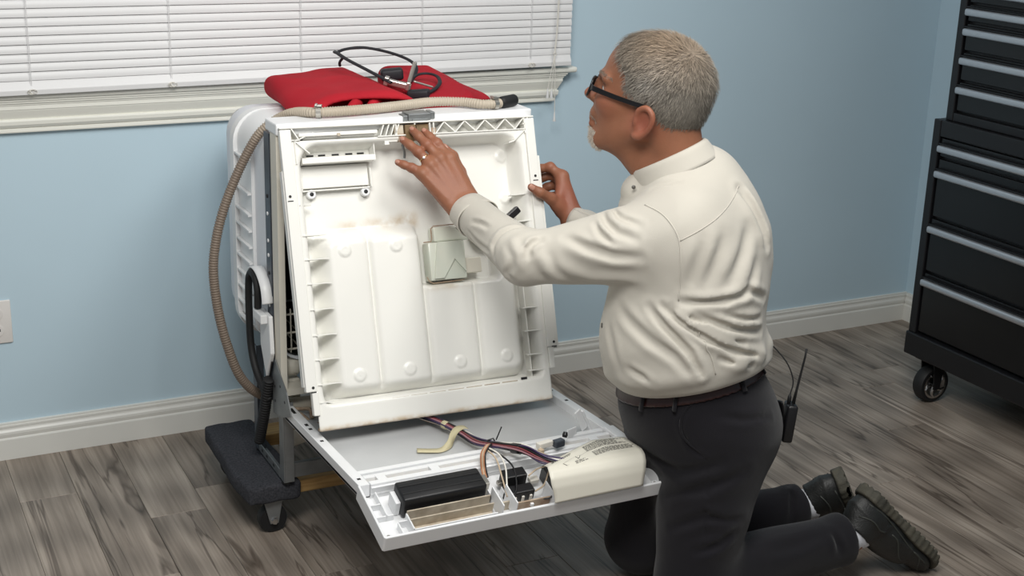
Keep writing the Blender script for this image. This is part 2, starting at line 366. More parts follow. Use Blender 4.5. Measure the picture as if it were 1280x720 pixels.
# ------------------------------------------------------------------ window blind
bl = thing('window_blind', 'closed white horizontal slat blind hanging over the window', 'blind', (0.6, -0.06, 1.074))
BX0, BX1 = -0.95, 2.178
def slat_geo(z):
    pr = []
    for k in range(7):
        t = k / 6; zz = 0.0285 * (t - 0.5); yy = -0.0032 * (1 - (2 * t - 1) ** 2)
        pr.append((-0.062 + yy + 0.009 * (t - 0.5) , z + zz))
    back = [(a + 0.0009, b) for a, b in reversed(pr)]
    return prism(pr + back, 0, BX0, BX1)
z0 = 1.1265; s0 = obj('slat', slat_geo(z0), 'blind_white', bl, smooth=True, autosmooth=35)
s0.rotation_euler.y = -0.0055
for k in range(1, 40): copy_part(s0, bl, (0, 0, 0.0239 * k)).rotation_euler.y = -0.0072 * max(0.0, (1.30 - z0 - 0.0239 * k) / 0.23)
obj('bottom_rail', prism([(-0.074, 1.0745), (-0.050, 1.0745), (-0.049, 1.108), (-0.055, 1.114), (-0.063, 1.1125), (-0.0735, 1.092), (-0.0755, 1.088)], 0, BX0, BX1, 0.0012), 'blind_white', bl).rotation_euler.y = -0.0068
obj('head_rail', bm_box((BX0, -0.08, 2.075), (BX1, -0.035, 2.115), 0.003), 'blind_white', bl)
for x in (-0.612, -0.234, 0.144, 0.52, 0.897, 1.277, 1.659, 2.031):
    obj('ladder_string', gjoin(tube([(x, -0.0695, 1.085), (x, -0.0695, 2.08)], 0.0009, 6), tube([(x + 0.003, -0.0705, 1.085), (x + 0.003, -0.0705, 2.08)], 0.0006, 5)), 'blind_white', bl)
    rr = random.Random(int(x * 1000)); gs = []
    for k in range(3):
        c = np.array([x + 0.002, -0.079, 1.083 + 0.0068 * (x - 0.6)]); ph = rr.random() * 6; 
        gs.append(tube(catmull([c + np.array([0.008 * math.cos(ph + a) + 0.004 * (k - 1), 0.0025 * math.sin(2 * a), 0.0065 * math.sin(ph + a)]) for a in np.linspace(0, 5.4, 7)], 4), 0.0012, 5))
    obj('string_knot', gjoin(*gs), 'cord_white', bl, smooth=True)
cordp = [[(2.112, -0.088, 2.07), (2.114, -0.088, 1.3), (2.108, -0.087, 1.128)], [(2.117, -0.086, 2.07), (2.119, -0.086, 1.3), (2.110, -0.087, 1.128)]]
for q in cordp: obj('pull_cord', tube(resample(catmull(q, 6), 0.05), 0.0015, 6), 'cord_white', bl)
kn = [(2.109 + 0.005 * math.cos(a), -0.088 + 0.002 * math.sin(2 * a), 1.126 + 0.006 * math.sin(a)) for a in np.linspace(0, 6.2, 9)]
obj('cord_knot', tube(kn, 0.0016, 6), 'cord_white', bl, smooth=True)
for (xx, yy, zz) in ((2.0885, -0.087, 0.9865), (2.1015, -0.089, 0.9865), (2.1165, -0.087, 0.910)):
    obj('pull_cord', tube(catmull([(2.109, -0.088, 1.124), ((2.109 + xx * 1.4) / 2.4, yy, 1.06), (xx, yy, zz + 0.028)], 6), 0.0012, 6), 'cord_white', bl)
    obj('tassel', lathe([(0.0016, 0.030), (0.0022, 0.026), (0.0035, 0.013), (0.0052, 0.0015), (0.0048, 0)][::-1], (xx, yy, zz), (0, 0, 1), 14), 'blind_white', bl, smooth=True, autosmooth=50)
# ------------------------------------------------------------------ wall outlet
ol = thing('wall_outlet', 'white duplex electrical outlet plate low on the blue wall', 'outlet', (0.39, -0.004, 0.356))
obj('cover_plate', bm_box((0.348, -0.0065, 0.356), (0.428, 0.0, 0.484), 0.003, 3), 'plate_white', ol, smooth=True, autosmooth=40)
for zc in (0.445, 0.395):
    rc = obj('receptacle', lathe([(0.0172, 0), (0.0172, 0.003), (0.0165, 0.0038)], (0.388, -0.0055, zc), (0, -1, 0), 24), 'plate_white', ol)
    for dx in (-0.0065, 0.0065): obj('slot', bm_box((0.388 + dx - 0.001, -0.0098, zc - 0.002), (0.388 + dx + 0.001, -0.009, zc + 0.006)), 'dark_slot', rc)
obj('screw', lathe([(0.0028, 0), (0.0028, 0.001), (0.0015, 0.0016)], (0.388, -0.0062, 0.42), (0, -1, 0), 12), 'steel', ol)
# ------------------------------------------------------------------ tool storage
cab = thing('roller_cabinet', 'black steel roller tool cabinet with long silver drawer handles, on casters', 'tool cabinet', (3.49, -1.17, 0.0))
CX, CY0, CY1 = 3.205, -0.64, -1.72
obj('body', merge(bm_box((CX + 0.02, CY1, 0.235), (3.76, CY0, 0.957), 0.004), bm_box((CX, CY0 - 0.032, 0.235), (CX + 0.021, CY0, 0.957), 0.003), bm_box((CX, CY1, 0.235), (CX + 0.021, CY1 + 0.032, 0.957), 0.003), bm_box((CX, CY1 + 0.033, 0.905), (CX + 0.021, CY0 - 0.033, 0.957), 0.003)), 'chest_black', cab)
obj('base_skirt', bm_box((CX - 0.008, CY1 - 0.004, 0.157), (3.765, CY0 + 0.004, 0.236), 0.005), 'chest_black', cab)
def drawer(par, x, ya, yb, za, zb, hz):
    d = obj('drawer', bm_box((x + 0.006, yb + 0.002, za + 0.003), (x + 0.03, ya - 0.002, zb - 0.003), 0.002), 'chest_drawer', par)
    obj('handle', bm_box((x - 0.022, yb + 0.012, hz - 0.0115), (x + 0.004, ya - 0.008, hz + 0.0115), 0.0075, 3), 'alu', d, smooth=True, autosmooth=50)
    obj('handle_lip', bm_box((x - 0.01, yb + 0.008, hz + 0.013), (x + 0.008, ya - 0.006, hz + 0.0175), 0.0015), 'chest_black', d)
ya, yb = CY0 - 0.036, CY1 + 0.036
for za, zb in ((0.838, 0.902), (0.64, 0.834), (0.455, 0.636), (0.242, 0.451)):
    drawer(cab, CX, ya, yb, za, zb, {0.838: 0.869, 0.64: 0.786, 0.455: 0.602, 0.242: 0.421}[za])
obj('lock', lathe([(0.011, 0), (0.011, 0.004), (0.008, 0.006)], (CX, -1.09, 0.93), (-1, 0, 0), 20), 'chrome', cab, smooth=True, autosmooth=40)
def big_caster(par, c):
    x, y = c
    root = obj('caster_fork', merge(bm_box((x - 0.04, y - 0.04, 0.147), (x + 0.04, y + 0.04, 0.157), 0.002), prism([(x - 0.02, 0.148), (x + 0.03, 0.148), (x + 0.016, 0.05), (x - 0.008, 0.05)], 1, y + 0.027, y + 0.032), prism([(x - 0.02, 0.148), (x + 0.03, 0.148), (x + 0.016, 0.05), (x - 0.008, 0.05)], 1, y - 0.032, y - 0.027)), 'chest_black', par)
    R_ = 0.0635
    obj('tyre', lathe([(0.046, -0.02), (0.058, -0.022), (R_, -0.013), (R_, 0.013), (0.058, 0.022), (0.046, 0.02)], (x + 0.004, y, R_), (0, 1, 0), 32), 'rubber', root, smooth=True, autosmooth=40)
    gs = [lathe([(0.046, -0.0225), (0.0475, -0.0235), (0.0405, -0.0235), (0.0405, -0.021)], (x + 0.004, y, R_), (0, 1, 0), 32), lathe([(0.012, -0.024), (0.012, 0.024)], (x + 0.004, y, R_), (0, 1, 0), 16)]
    for k in range(5):
        a = 2 * math.pi * k / 5 + 0.3
        pts = [(x + 0.004 + q * math.cos(a + w), y - 0.0215, R_ + q * math.sin(a + w)) for q, w in ((0.01, 0), (0.022, 0.12), (0.032, 0.32), (0.043, 0.62))]
        gs.append(tube(pts, [0.0055, 0.006, 0.005, 0.004], 6))
    obj('wheel_spokes', gjoin(*gs), 'chrome', root, smooth=True, autosmooth=40)
for c in ((CX + 0.052, CY0 - 0.075), (CX + 0.052, CY1 + 0.075), (3.70, CY0 - 0.075), (3.70, CY1 + 0.075)): big_caster(cab, c)
tch = thing('top_tool_chest', 'black steel upper tool chest of narrow drawers standing on the roller cabinet', 'tool chest', (3.49, -1.17, 0.957))
TX, TY0, TY1 = 3.225, -0.668, -1.69
obj('body', merge(bm_box((TX + 0.02, TY1, 0.957), (3.74, TY0, 1.56), 0.004), bm_box((TX, TY0 - 0.03, 0.957), (TX + 0.021, TY0, 1.56), 0.003), bm_box((TX, TY1, 0.957), (TX + 0.021, TY1 + 0.03, 1.56), 0.003), bm_box((TX, TY1 + 0.031, 0.957), (TX + 0.021, TY0 - 0.031, 0.985), 0.003), bm_box((TX, TY1 + 0.031, 1.50), (TX + 0.021, TY0 - 0.031, 1.56), 0.003)), 'chest_black', tch)
for za, zb, hz in ((0.99, 1.085, 1.06), (1.088, 1.178, 1.152), (1.181, 1.268, 1.242), (1.271, 1.326, 1.303), (1.329, 1.384, 1.365), (1.387, 1.495, 1.47)):
    drawer(tch, TX, TY0 - 0.034, TY1 + 0.034, za, zb, hz)
# ------------------------------------------------------------------ furniture dolly
dol = thing('furniture_dolly', 'furniture dolly of dark grey carpeted boards and pine rails carrying the dishwasher', 'dolly', (1.3, -0.555, 0.0))
def board(x0, x1):
    bm = bm_box((x0, -0.778, 0.098), (x1, -0.328, 0.150), 0.011, 3)
    bmesh.ops.subdivide_edges(bm, edges=[e for e in bm.edges if e.calc_length() > 0.1], cuts=14, use_grid_fill=True)
    for v in bm.verts:
        n = math.sin(v.co.y * 31 + v.co.x * 50) * math.sin(v.co.x * 43 + v.co.z * 60); v.co += Vector((0.003 * n, 0.002 * n, 0.0012 * n))
        if v.co.x < x0 + 0.03 and v.co.y < -0.5: v.co.x += 0.008 * math.sin((v.co.y + 0.5) * 12)
    return bm
obj('carpeted_board', board(0.884, 1.026), 'carpet', dol, smooth=True, autosmooth=60)
obj('carpeted_board', board(1.60, 1.742), 'carpet', dol, smooth=True, autosmooth=60)
obj('wooden_rail', bm_box((1.0265, -0.752, 0.102), (1.5995, -0.672, 0.138), 0.003), 'pine', dol)
obj('wooden_rail', bm_box((1.0265, -0.435, 0.102), (1.5995, -0.355, 0.138), 0.003), 'pine', dol)
def small_caster(par, x, y):
    f = obj('caster_fork', merge(bm_box((x - 0.034, y - 0.028, 0.0935), (x + 0.034, y + 0.028, 0.098), 0.001),
        prism([(x - 0.026, 0.0935), (x + 0.024, 0.0935), (x + 0.012, 0.028), (x - 0.010, 0.028)], 1, y - 0.0205, y - 0.018), prism([(x - 0.026, 0.0935), (x + 0.024, 0.0935), (x + 0.012, 0.028), (x - 0.010, 0.028)], 1, y + 0.018, y + 0.0205)), 'zinc', par)
    obj('wheel', lathe([(0.03, -0.0145), (0.036, -0.0145), (0.038, -0.011), (0.038, 0.011), (0.036, 0.0145), (0.03, 0.0145)], (x, y, 0.038), (0, 1, 0), 28), 'rubber', f, smooth=True, autosmooth=40)
    obj('axle_bolt', lathe([(0.0085, -0.031), (0.0085, -0.0215), (0.011, -0.0212), (0.011, -0.0206)], (x, y, 0.038), (0, 1, 0), 6), 'chrome', f)
for x in (0.957, 1.672):
    for y in (-0.735, -0.375): small_caster(dol, x, y)
# ------------------------------------------------------------------ dishwasher
dw = thing('dishwasher', 'white dishwasher stripped of its side panels with the outer door folded down', 'dishwasher', (1.32, -0.52, 0.15))
def rrect(x0, x1, z0, z1, r, n=6):
    out = []
    for cx, cz, a0 in ((x1 - r, z1 - r, 0), (x0 + r, z1 - r, 90), (x0 + r, z0 + r, 180), (x1 - r, z0 + r, 270)):
        for k in range(n + 1):
            a = math.radians(a0 + 90 * k / n); out.append((cx + r * math.cos(a), cz + r * math.sin(a)))
    return out
def loft(rings, cap=True):
    n = len(rings[0]); V = [v for r_ in rings for v in r_]; F = []
    for i in range(len(rings) - 1):
        for k in range(n):
            l = (k + 1) % n; F.append((i * n + k, i * n + l, (i + 1) * n + l, (i + 1) * n + k))
    if cap: F.append(tuple(range(n))[::-1])
    return V, F
rings = []
for a in range(0, 91, 15):
    s = math.sin(math.radians(a)); c = math.cos(math.radians(a)); ins = 0.055 * (1 - s); y = -0.245 - 0.055 * (1 - c)
    rings.append([(px, y, pz) for px, pz in rrect(0.989 + ins, 1.653 - ins, 0.462 + ins, 1.058 - ins, 0.075 - 0.4 * ins, 6)])
for y, g in ((-0.38, 0.0), (-0.5, 0.001), (-0.6, 0.0015), (-0.725, 0.002)):
    rings.append([(px, y, pz + g * 2) for px, pz in rrect(0.989 - g, 1.653 + g, 0.462, 1.058, 0.07, 6)])
t = obj('tub', loft(rings), 'tub_white', dw, smooth=True, autosmooth=50); solidify(t, 0.004, -1)
# near-black shell painting in the shade inside the tub, behind the liner
obj('tub_shade_shell', loft([[(px, y, pz) for px, pz in rrect(1.0, 1.642, 0.472, 1.05, 0.06, 6)] for y in (-0.27, -0.71)]), 'interior_shade', dw)
# flange belt with its ladder of ribs
def ring_belt(o_, i_, y0, y1):
    n = len(o_); V = [(a, y0, b) for a, b in o_] + [(a, y1, b) for a, b in o_] + [(a, y0, b) for a, b in i_] + [(a, y1, b) for a, b in i_]; F = []
    for k in range(n):
        l = (k + 1) % n; F += [(k, l, n + l, n + k), (2 * n + l, 2 * n + k, 3 * n + k, 3 * n + l), (l, k, 2 * n + k, 2 * n + l), (n + k, n + l, 3 * n + l, 3 * n + k)]
    return V, F
def cham(x0, x1, z0, z1, c, e):
    return [(x1 - c, z1), (x0 + c, z1), (x0, z1 - e), (x0, z0 + c), (x0 + c, z0), (x1 - c, z0), (x1, z0 + c), (x1, z1 - e)]
fo = obj('tub_flange', ring_belt(rrect(0.968, 1.674, 0.445, 1.072, 0.085, 7), rrect(0.992, 1.65, 0.465, 1.055, 0.07, 7), -0.40, -0.432), 'tub_flange', dw, smooth=True, autosmooth=50)
obj('tub_collar', ring_belt(rrect(0.979, 1.663, 0.455, 1.070, 0.08, 7), rrect(0.992, 1.65, 0.465, 1.05, 0.07, 7), -0.4325, -0.555), 'tub_flange', dw, smooth=True, autosmooth=50)
for zz in (0.96, 0.872, 0.815, 0.772, 0.728, 0.684, 0.64, 0.598, 0.555, 0.512):
    obj('collar_rib', bm_box((0.969, -0.552, zz - 0.0025), (0.9785, -0.4325, zz + 0.0025)), 'tub_flange', dw)
# front frame
def fr(o_, i_, y0, y1): return ring_belt([(o_[0], o_[2]), (o_[1], o_[2]), (o_[1], o_[3]), (o_[0], o_[3])], [(i_[0], i_[2]), (i_[1], i_[2]), (i_[1], i_[3]), (i_[0], i_[3])], y0, y1)
obj('front_frame', fr((0.9765, 1.662, 0.395, 1.098), (0.993, 1.646, 0.412, 1.05), -0.782, -0.735), 'cream', dw)
obj('top_trim', bm_box((0.9748, -0.7905, 1.071), (1.6637, -0.7, 1.100), 0.004), 'door_white', dw)
obj('side_strip', bm_box((0.9745, -0.727, 0.36), (0.984, -0.688, 1.065)), 'dark_metal', dw)
obj('side_strip', bm_box((1.655, -0.727, 0.36), (1.6645, -0.688, 1.065)), 'dark_metal', dw)
for zz in (0.905, 0.86, 0.79, 0.752, 0.705, 0.62): obj('side_bolt', lathe([(0.005, 0), (0.005, 0.0018), (0.003, 0.0026)], (0.9745, -0.708, zz), (-1, 0, 0), 10), 'tub_flange' if int(zz * 1000) % 2 == 0 else 'dark_slot', dw)
# steel legs, sills and hinge plates
for sx, x0 in ((1, 0.976), (-1, 1.663)):
    X = lambda d: x0 + sx * d
    bx = lambda a, b, *r, **k: bm_box((min(X(a), X(b)), r[0], r[2]), (max(X(a), X(b)), r[1], r[3]), k.get('bev', 0.001))
    obj('front_leg', merge(bx(0, 0.003, -0.792, -0.755, 0.157, 0.38), bx(0.0031, 0.028, -0.792, -0.789, 0.157, 0.38), bx(0.0031, 0.016, -0.758, -0.755, 0.157, 0.38)), 'zinc', dw)
    obj('rear_leg', merge(bx(0, 0.003, -0.565, -0.53, 0.157, 0.46), bx(0.0031, 0.02, -0.565, -0.562, 0.157, 0.46)), 'dark_metal', dw)
    sl = obj('bottom_channel', merge(bx(0, 0.003, -0.754, -0.566, 0.157, 0.181), bx(0.0031, 0.022, -0.754, -0.566, 0.157, 0.160)), 'zinc', dw)
    for yy in (-0.60, -0.64, -0.70): obj('channel_hole', bx(-0.0004, -0.0001, yy - 0.007, yy + 0.007, 0.166, 0.173, bev=0), 'dark_slot', sl)
    hp = obj('hinge_plate', prism([(-0.722, 0.43), (-0.745, 0.485), (-0.765, 0.47), (-0.835, 0.428), (-0.872, 0.376), (-0.80, 0.345), (-0.722, 0.33)], 0, X(-0.0035), X(-0.0008)), 'zinc', dw)
    for yy, zz in ((-0.74, 0.41), (-0.74, 0.37), (-0.785, 0.425), (-0.82, 0.395)): obj('plate_hole', lathe([(0.004, 0), (0.004, 0.0004)], (X(-0.0036), yy, zz), (-sx, 0, 0), 10), 'dark_slot', hp)
    for yy in (-0.775, -0.548): obj('levelling_foot', lathe([(0.014, 0.0), (0.014, 0.005), (0.006, 0.0055), (0.006, 0.012)], (X(0.012), yy, 0.1505), (0, 0, 1), 14), 'dark_slot', dw)
obj('toe_crossbar', bm_box((1.005, -0.775, 0.16), (1.634, -0.758, 0.20), 0.002), 'zinc', dw)
# pump, valve and pipes under the tub
obj('pump_motor', lathe([(0.03, 0), (0.05, 0.01), (0.055, 0.05), (0.055, 0.13), (0.045, 0.16), (0.03, 0.17)], (1.16, -0.63, 0.30), (1, 0.15, 0), 24), 'cream', dw, smooth=True, autosmooth=50)
obj('sump', lathe([(0.05, 0), (0.09, 0.03), (0.11, 0.09), (0.13, 0.11)], (1.33, -0.5, 0.35), (0, 0, 1), 28), 'cream', dw, smooth=True, autosmooth=50)
obj('inlet_valve', bm_box((1.016, -0.715, 0.352), (1.05, -0.675, 0.412), 0.006), 'cream', dw, smooth=True, autosmooth=50)
obj('float_cap', lathe([(0.02, 0), (0.026, 0.006), (0.026, 0.03), (0.02, 0.036)], (1.010, -0.705, 0.446), (1, 0, 0), 20), 'cream', dw, smooth=True, autosmooth=50)
obj('cross_pipe', tube([(0.99, -0.73, 0.352), (1.1, -0.73, 0.347), (1.3, -0.72, 0.345), (1.64, -0.73, 0.348)], 0.0155, 12), 'cream', dw, smooth=True)
obj('drain_pipe', tube(catmull([(1.02, -0.72, 0.245), (1.1, -0.7, 0.255), (1.17, -0.64, 0.27), (1.2, -0.6, 0.3)], 6), 0.02, 12), 'cream', dw, smooth=True)
obj('latch_cable', gjoin(tube(catmull([(1.0, -0.80, 0.345), (1.012, -0.815, 0.355), (1.02, -0.84, 0.352), (1.03, -0.86, 0.345), (1.045, -0.89, 0.35)], 6), 0.006, 8), tube(catmull([(1.0, -0.79, 0.36), (1.02, -0.80, 0.362), (1.035, -0.83, 0.37), (1.03, -0.86, 0.36)], 6), 0.005, 8)), 'tarnish_dark', dw, smooth=True)
# dish rack behind the liner
wr = []
for zz in (0.49, 0.535, 0.585): wr.append(tube([(1.02, -0.70, zz), (1.62, -0.70, zz)], 0.0028, 6))
for k in range(18): 
    x = 1.03 + k * 0.034; wr.append(tube(catmull([(x, -0.70, 0.60), (x, -0.703, 0.52), (x, -0.70, 0.485), (x, -0.66, 0.48), (x, -0.3, 0.48)], 3), 0.0022, 5))
obj('dish_rack', gjoin(*wr), 'cream', dw, smooth=True)
# hose hook and the black hose looped through it
hk = [(0.958, -0.60, 0.683), (0.958, -0.625, 0.70), (0.958, -0.66, 0.702), (0.958, -0.69, 0.692), (0.958, -0.715, 0.672), (0.958, -0.725, 0.648), (0.958, -0.728, 0.63)]
hk = catmull(hk, 5)
V = []; F = []
for q in hk:
    V += [(0.976, q[1], q[2]), (0.948, q[1], q[2])]
for i in range(len(hk) - 1): F.append((2 * i, 2 * i + 1, 2 * i + 3, 2 * i + 2))
solidify(obj('hose_hook', (V, F), 'tub_flange', dw, smooth=True), 0.004)
obj('hose_pocket', merge(prism([(-0.655, 0.598), (-0.735, 0.598), (-0.745, 0.50), (-0.70, 0.42), (-0.655, 0.50)], 0, 0.962, 0.9735, 0.003), bm_box((0.944, -0.725, 0.575), (0.962, -0.655, 0.60), 0.003)), 'tub_flange', dw)
bh = catmull([(0.953, -0.672, 0.604), (0.953, -0.674, 0.65), (0.953, -0.655, 0.682), (0.953, -0.625, 0.686), (0.953, -0.60, 0.665), (0.953, -0.592, 0.63), (0.953, -0.59, 0.57), (0.953, -0.598, 0.48), (0.955, -0.62, 0.43), (0.958, -0.65, 0.40), (0.960, -0.69, 0.378), (0.967, -0.71, 0.36)], 8)
obj('black_hose', tube(bh, 0.0098, 12), 'rubber', dw, smooth=True)
sp = catmull([(0.962, -0.724, 0.425), (0.962, -0.70, 0.37), (0.962, -0.668, 0.30), (0.962, -0.62, 0.21)], 40)
obj('door_spring', tube(resample(sp, 0.0016), [0.0135 + 0.002 * math.sin(k * 1.1) for k in range(len(resample(sp, 0.0016)))], 12), 'rubber', dw, smooth=True)
obj('spring_rod', tube([(0.968, -0.735, 0.475), (0.968, -0.70, 0.40), (0.968, -0.69, 0.38)], 0.0025, 6), 'black_plastic', dw)
obj('latch_bracket', merge(bm_box((1.315, -0.797, 1.088), (1.375, -0.75, 1.1065), 0.002), bm_box((1.302, -0.794, 1.086), (1.3145, -0.76, 1.1025), 0.002), bm_box((1.3755, -0.794, 1.09), (1.388, -0.76, 1.108), 0.002), bm_box((1.325, -0.80, 1.080), (1.365, -0.7975, 1.094), 0.001)), 'zinc', dw)

# outer door, folded down level
od = obj('outer_door', prism([(-0.80, 0.342), (-1.33, 0.364), (-1.33, 0.370), (-0.80, 0.350)], 0, 0.9785, 1.6715), 'panel_grey', dw)
for x0, x1 in ((0.9785, 1.004), (1.646, 1.6715)):
    rl = obj('door_rail', prism([(-0.79, 0.342), (-0.79, 0.370), (-1.335, 0.392), (-1.335, 0.362)], 0, x0, x1, 0.0015), 'door_white', od)
    for yy, w in ((-0.83, 0.02), (-0.935, 0.007), (-0.965, 0.005), (-1.05, 0.004), (-1.30, 0.004)):
        zz = 0.370 + (-0.79 - yy) / 0.545 * 0.022 + 0.0004
        obj('rail_hole', bm_box(((x0 + x1) / 2 - 0.004, yy - w, zz - 0.0015), ((x0 + x1) / 2 + 0.004, yy + w, zz + 0.0003)), 'dark_slot', od)
obj('rail_catch', bm_box((1.64, -1.40, 0.387), (1.668, -1.27, 0.398), 0.002), 'door_white', od)
# cross ledge
for (ya, yb, za, zb) in ((-1.246, -1.262, 0.368, 0.384), (-1.285, -1.30, 0.368, 0.390), (-1.322, -1.34, 0.366, 0.393)):
    obj('cross_ledge', bm_box((1.0045, yb, za), (1.6455, ya, zb), 0.0015), 'door_white', od)
obj('ledge_floor', bm_box((1.0045, -1.322, 0.366), (1.6455, -1.300, 0.376)), 'tarnish', od)
for xx in (1.03, 1.16, 1.30, 1.44, 1.58): obj('ledge_bridge', bm_box((xx, -1.325, 0.377), (xx + 0.022, -1.295, 0.3915), 0.001), 'door_white', od)
# control console tray; local frame: x, s down the slope, h above the rim
_t = Vector((0, -0.155, -0.05)).normalized(); _n = Vector((0, -_t.z, _t.y)); _n = -_n if _n.z < 0 else _n
CO = Vector((0, -1.338, 0.391))
def con(x, s, h): return CO + Vector((x, 0, 0)) + _t * s + _n * h
def cbox(name, x0, x1, s0, s1, h0, h1, mat, bev=0.001, par=None, seg=2, **kw):
    c = con((x0 + x1) / 2, (s0 + s1) / 2, (h0 + h1) / 2)
    return obj(name, bm_obox(c, ((1, 0, 0), tuple(_t), tuple(_n)), ((x1 - x0) / 2, (s1 - s0) / 2, (h1 - h0) / 2), bev, seg), mat, par or od, **kw)
cbox('console_floor', 0.982, 1.674, 0.002, 0.160, -0.040, -0.034, 'door_white')
cbox('console_front', 0.978, 1.678, 0.1575, 0.1645, -0.0405, 0.0, 'door_white', 0.0025, seg=3)
for x0, x1 in ((0.976, 0.982), (1.674, 1.680)): cbox('console_side', x0, x1, -0.006, 0.162, -0.0405, 0.0, 'door_white', 0.002)
cbox('console_back', 1.005, 1.645, 0.003, 0.008, -0.034, -0.003, 'door_white')
for x0, x1, s0, s1, h1 in ((1.012, 1.015, 0.01, 0.085, -0.014), (0.984, 1.012, 0.045, 0.048, -0.016), (0.984, 1.03, 0.082, 0.085, -0.018), (1.028, 1.031, 0.112, 0.155, -0.016), (1.031, 1.06, 0.110, 0.113, -0.014)):
    cbox('stiffening_rib', x0, x1, s0, s1, -0.034, h1, 'door_white', 0.0005)
# black control box with end clips
bb = cbox('control_box', 1.048, 1.250, 0.026, 0.088, -0.030, 0.022, 'black_plastic', 0.005, smooth=True, autosmooth=50)
cbox('box_clip', 1.036, 1.0475, 0.035, 0.075, -0.032, 0.004, 'door_white', par=od); cbox('box_clip', 1.2505, 1.266, 0.04, 0.07, -0.032, 0.008, 'steel', par=od)
for s in (0.045, 0.068): cbox('box_groove', 1.052, 1.246, s - 0.0015, s + 0.0015, 0.0221, 0.0229, 'dark_slot', 0, par=od)
# beige bezel channel
for s0, s1, h1, mt in ((0.100, 0.103, 0.003, 'tarnish'), (0.121, 0.124, -0.002, 'tarnish'), (0.146, 0.149, -0.008, 'door_white')): cbox('bezel_wall', 1.052, 1.254, s0, s1, -0.034, h1, mt, 0.0005)
cbox('bezel_floor', 1.055, 1.252, 0.124, 0.146, -0.0335, -0.025, 'tarnish'); cbox('bezel_end', 1.050, 1.0535, 0.10, 0.149, -0.034, -0.004, 'door_white')
for x in (1.262, 1.296):
    obj('divider', prism([(0, 0)] , 0, 0, 1) if False else merge(bm_obox(con(x, 0.122, -0.006), ((1, 0, 0), tuple(_t), tuple(_n)), (0.0015, 0.032, 0.022), 0.0005), bm_obox(con(x, 0.085, -0.02), ((1, 0, 0), tuple(_t), tuple(_n)), (0.0015, 0.012, 0.012), 0.0005)), 'door_white', od)
# switches
cbox('switch', 1.305, 1.362, 0.040, 0.070, -0.022, 0.012, 'black_plastic', 0.003); cbox('switch', 1.308, 1.366, 0.080, 0.108, -0.030, -0.002, 'black_plastic', 0.003)
for k in range(3): cbox('switch_terminal', 1.312 + 0.02 * k, 1.318 + 0.02 * k, 0.109, 0.113, -0.028, -0.012, 'wire_white', 0.0005)
cbox('switch_terminal', 1.294, 1.305, 0.05, 0.062, -0.018, -0.008, 'steel')
cbox('tarnished_strip', 1.300, 1.392, 0.132, 0.136, -0.034, -0.004, 'tarnish_dark'); cbox('tarnished_strip', 1.275, 1.30, 0.118, 0.122, -0.034, -0.008, 'tarnish')
cbox('end_post', 1.392, 1.3955, 0.10, 0.155, -0.034, 0.012, 'door_white'); cbox('strip_nub', 1.340, 1.348, 0.136, 0.142, -0.018, -0.010, 'door_white')
cbox('terminal_plug', 1.372, 1.395, 0.055, 0.072, -0.02, -0.010, 'wire_white')
for x, s in ((0.992, 0.150), (1.664, 0.150)): obj('rim_screw', lathe([(0.004, 0), (0.004, 0.0015), (0.002, 0.002)], con(x, s, -0.012), tuple(_n), 10), 'steel', od)
for x in (0.985, 1.66): cbox('corner_gusset', x - 0.002, x + 0.012, 0.142, 0.1575, -0.034, -0.0125, 'door_white')
# instruction shield over the terminals
xs = [1.385, 1.42, 1.47, 1.52, 1.565, 1.60, 1.632]
def shield(u, v):
    x = 1.385 + 0.245 * u
    yr = np.interp(x, [1.385, 1.47, 1.56, 1.632], [-1.440, -1.398, -1.358, -1.368])
    pts = [(yr, 0.412), (yr - 0.02, 0.4185), (-1.465, 0.4215), (-1.484, 0.417), (-1.496, 0.405), (-1.502, 0.385), (-1.505, 0.348)]
    pts = np.array(pts); d = np.r_[0, np.cumsum(np.linalg.norm(np.diff(pts, axis=0), axis=1))]; s = v * d[-1]
    yy = np.interp(s, d, pts[:, 0]); zz = np.interp(s, d, pts[:, 1])
    xs_ = x - (0.012 * (1 - u) * math.sin(v * math.pi) ** 2) - 0.035 * u * max(0, v - 0.5) - 0.008 * (1 - u) * max(0, v - .5)
    return (xs_, yy, zz)
cv = obj('instruction_shield', grid_mesh(25, 33, shield), 'cover_card', od, smooth=True); solidify(cv, 0.0012, 0)
def ink_quad(u0, v0, u1, v1, th=0.0011):
    out = []
    for u, v in ((u0, v0), (u1, v0), (u1, v1), (u0, v1)):
        p = np.array(shield(u, v)); q = np.array(shield(u, min(1, v + 0.02))); e = np.array(shield(min(1, u + 0.02), v)); n = np.cross(e - p, q - p); n /= np.linalg.norm(n); n = n if n[2] > 0 else -n
        out.append(p + n * th)
    return out, [(0, 1, 2, 3)]
rr = random.Random(5); gq = []
for blk in ((0.50, 0.97, 0.10, 0.27, 7), (0.54, 0.99, 0.31, 0.44, 6), (0.30, 0.50, 0.40, 0.47, 3), (0.07, 0.40, 0.10, 0.18, 3)):
    u0, u1, v0, v1, nl = blk
    for k in range(nl):
        v = v0 + (v1 - v0) * k / nl; u = u0; end = u1 - rr.random() * 0.12
        while u < end:
            w = 0.012 + rr.random() * 0.03; gq.append(ink_quad(u, v, min(u + w, end), v + (v1 - v0) / nl * 0.5)); u += w + 0.008
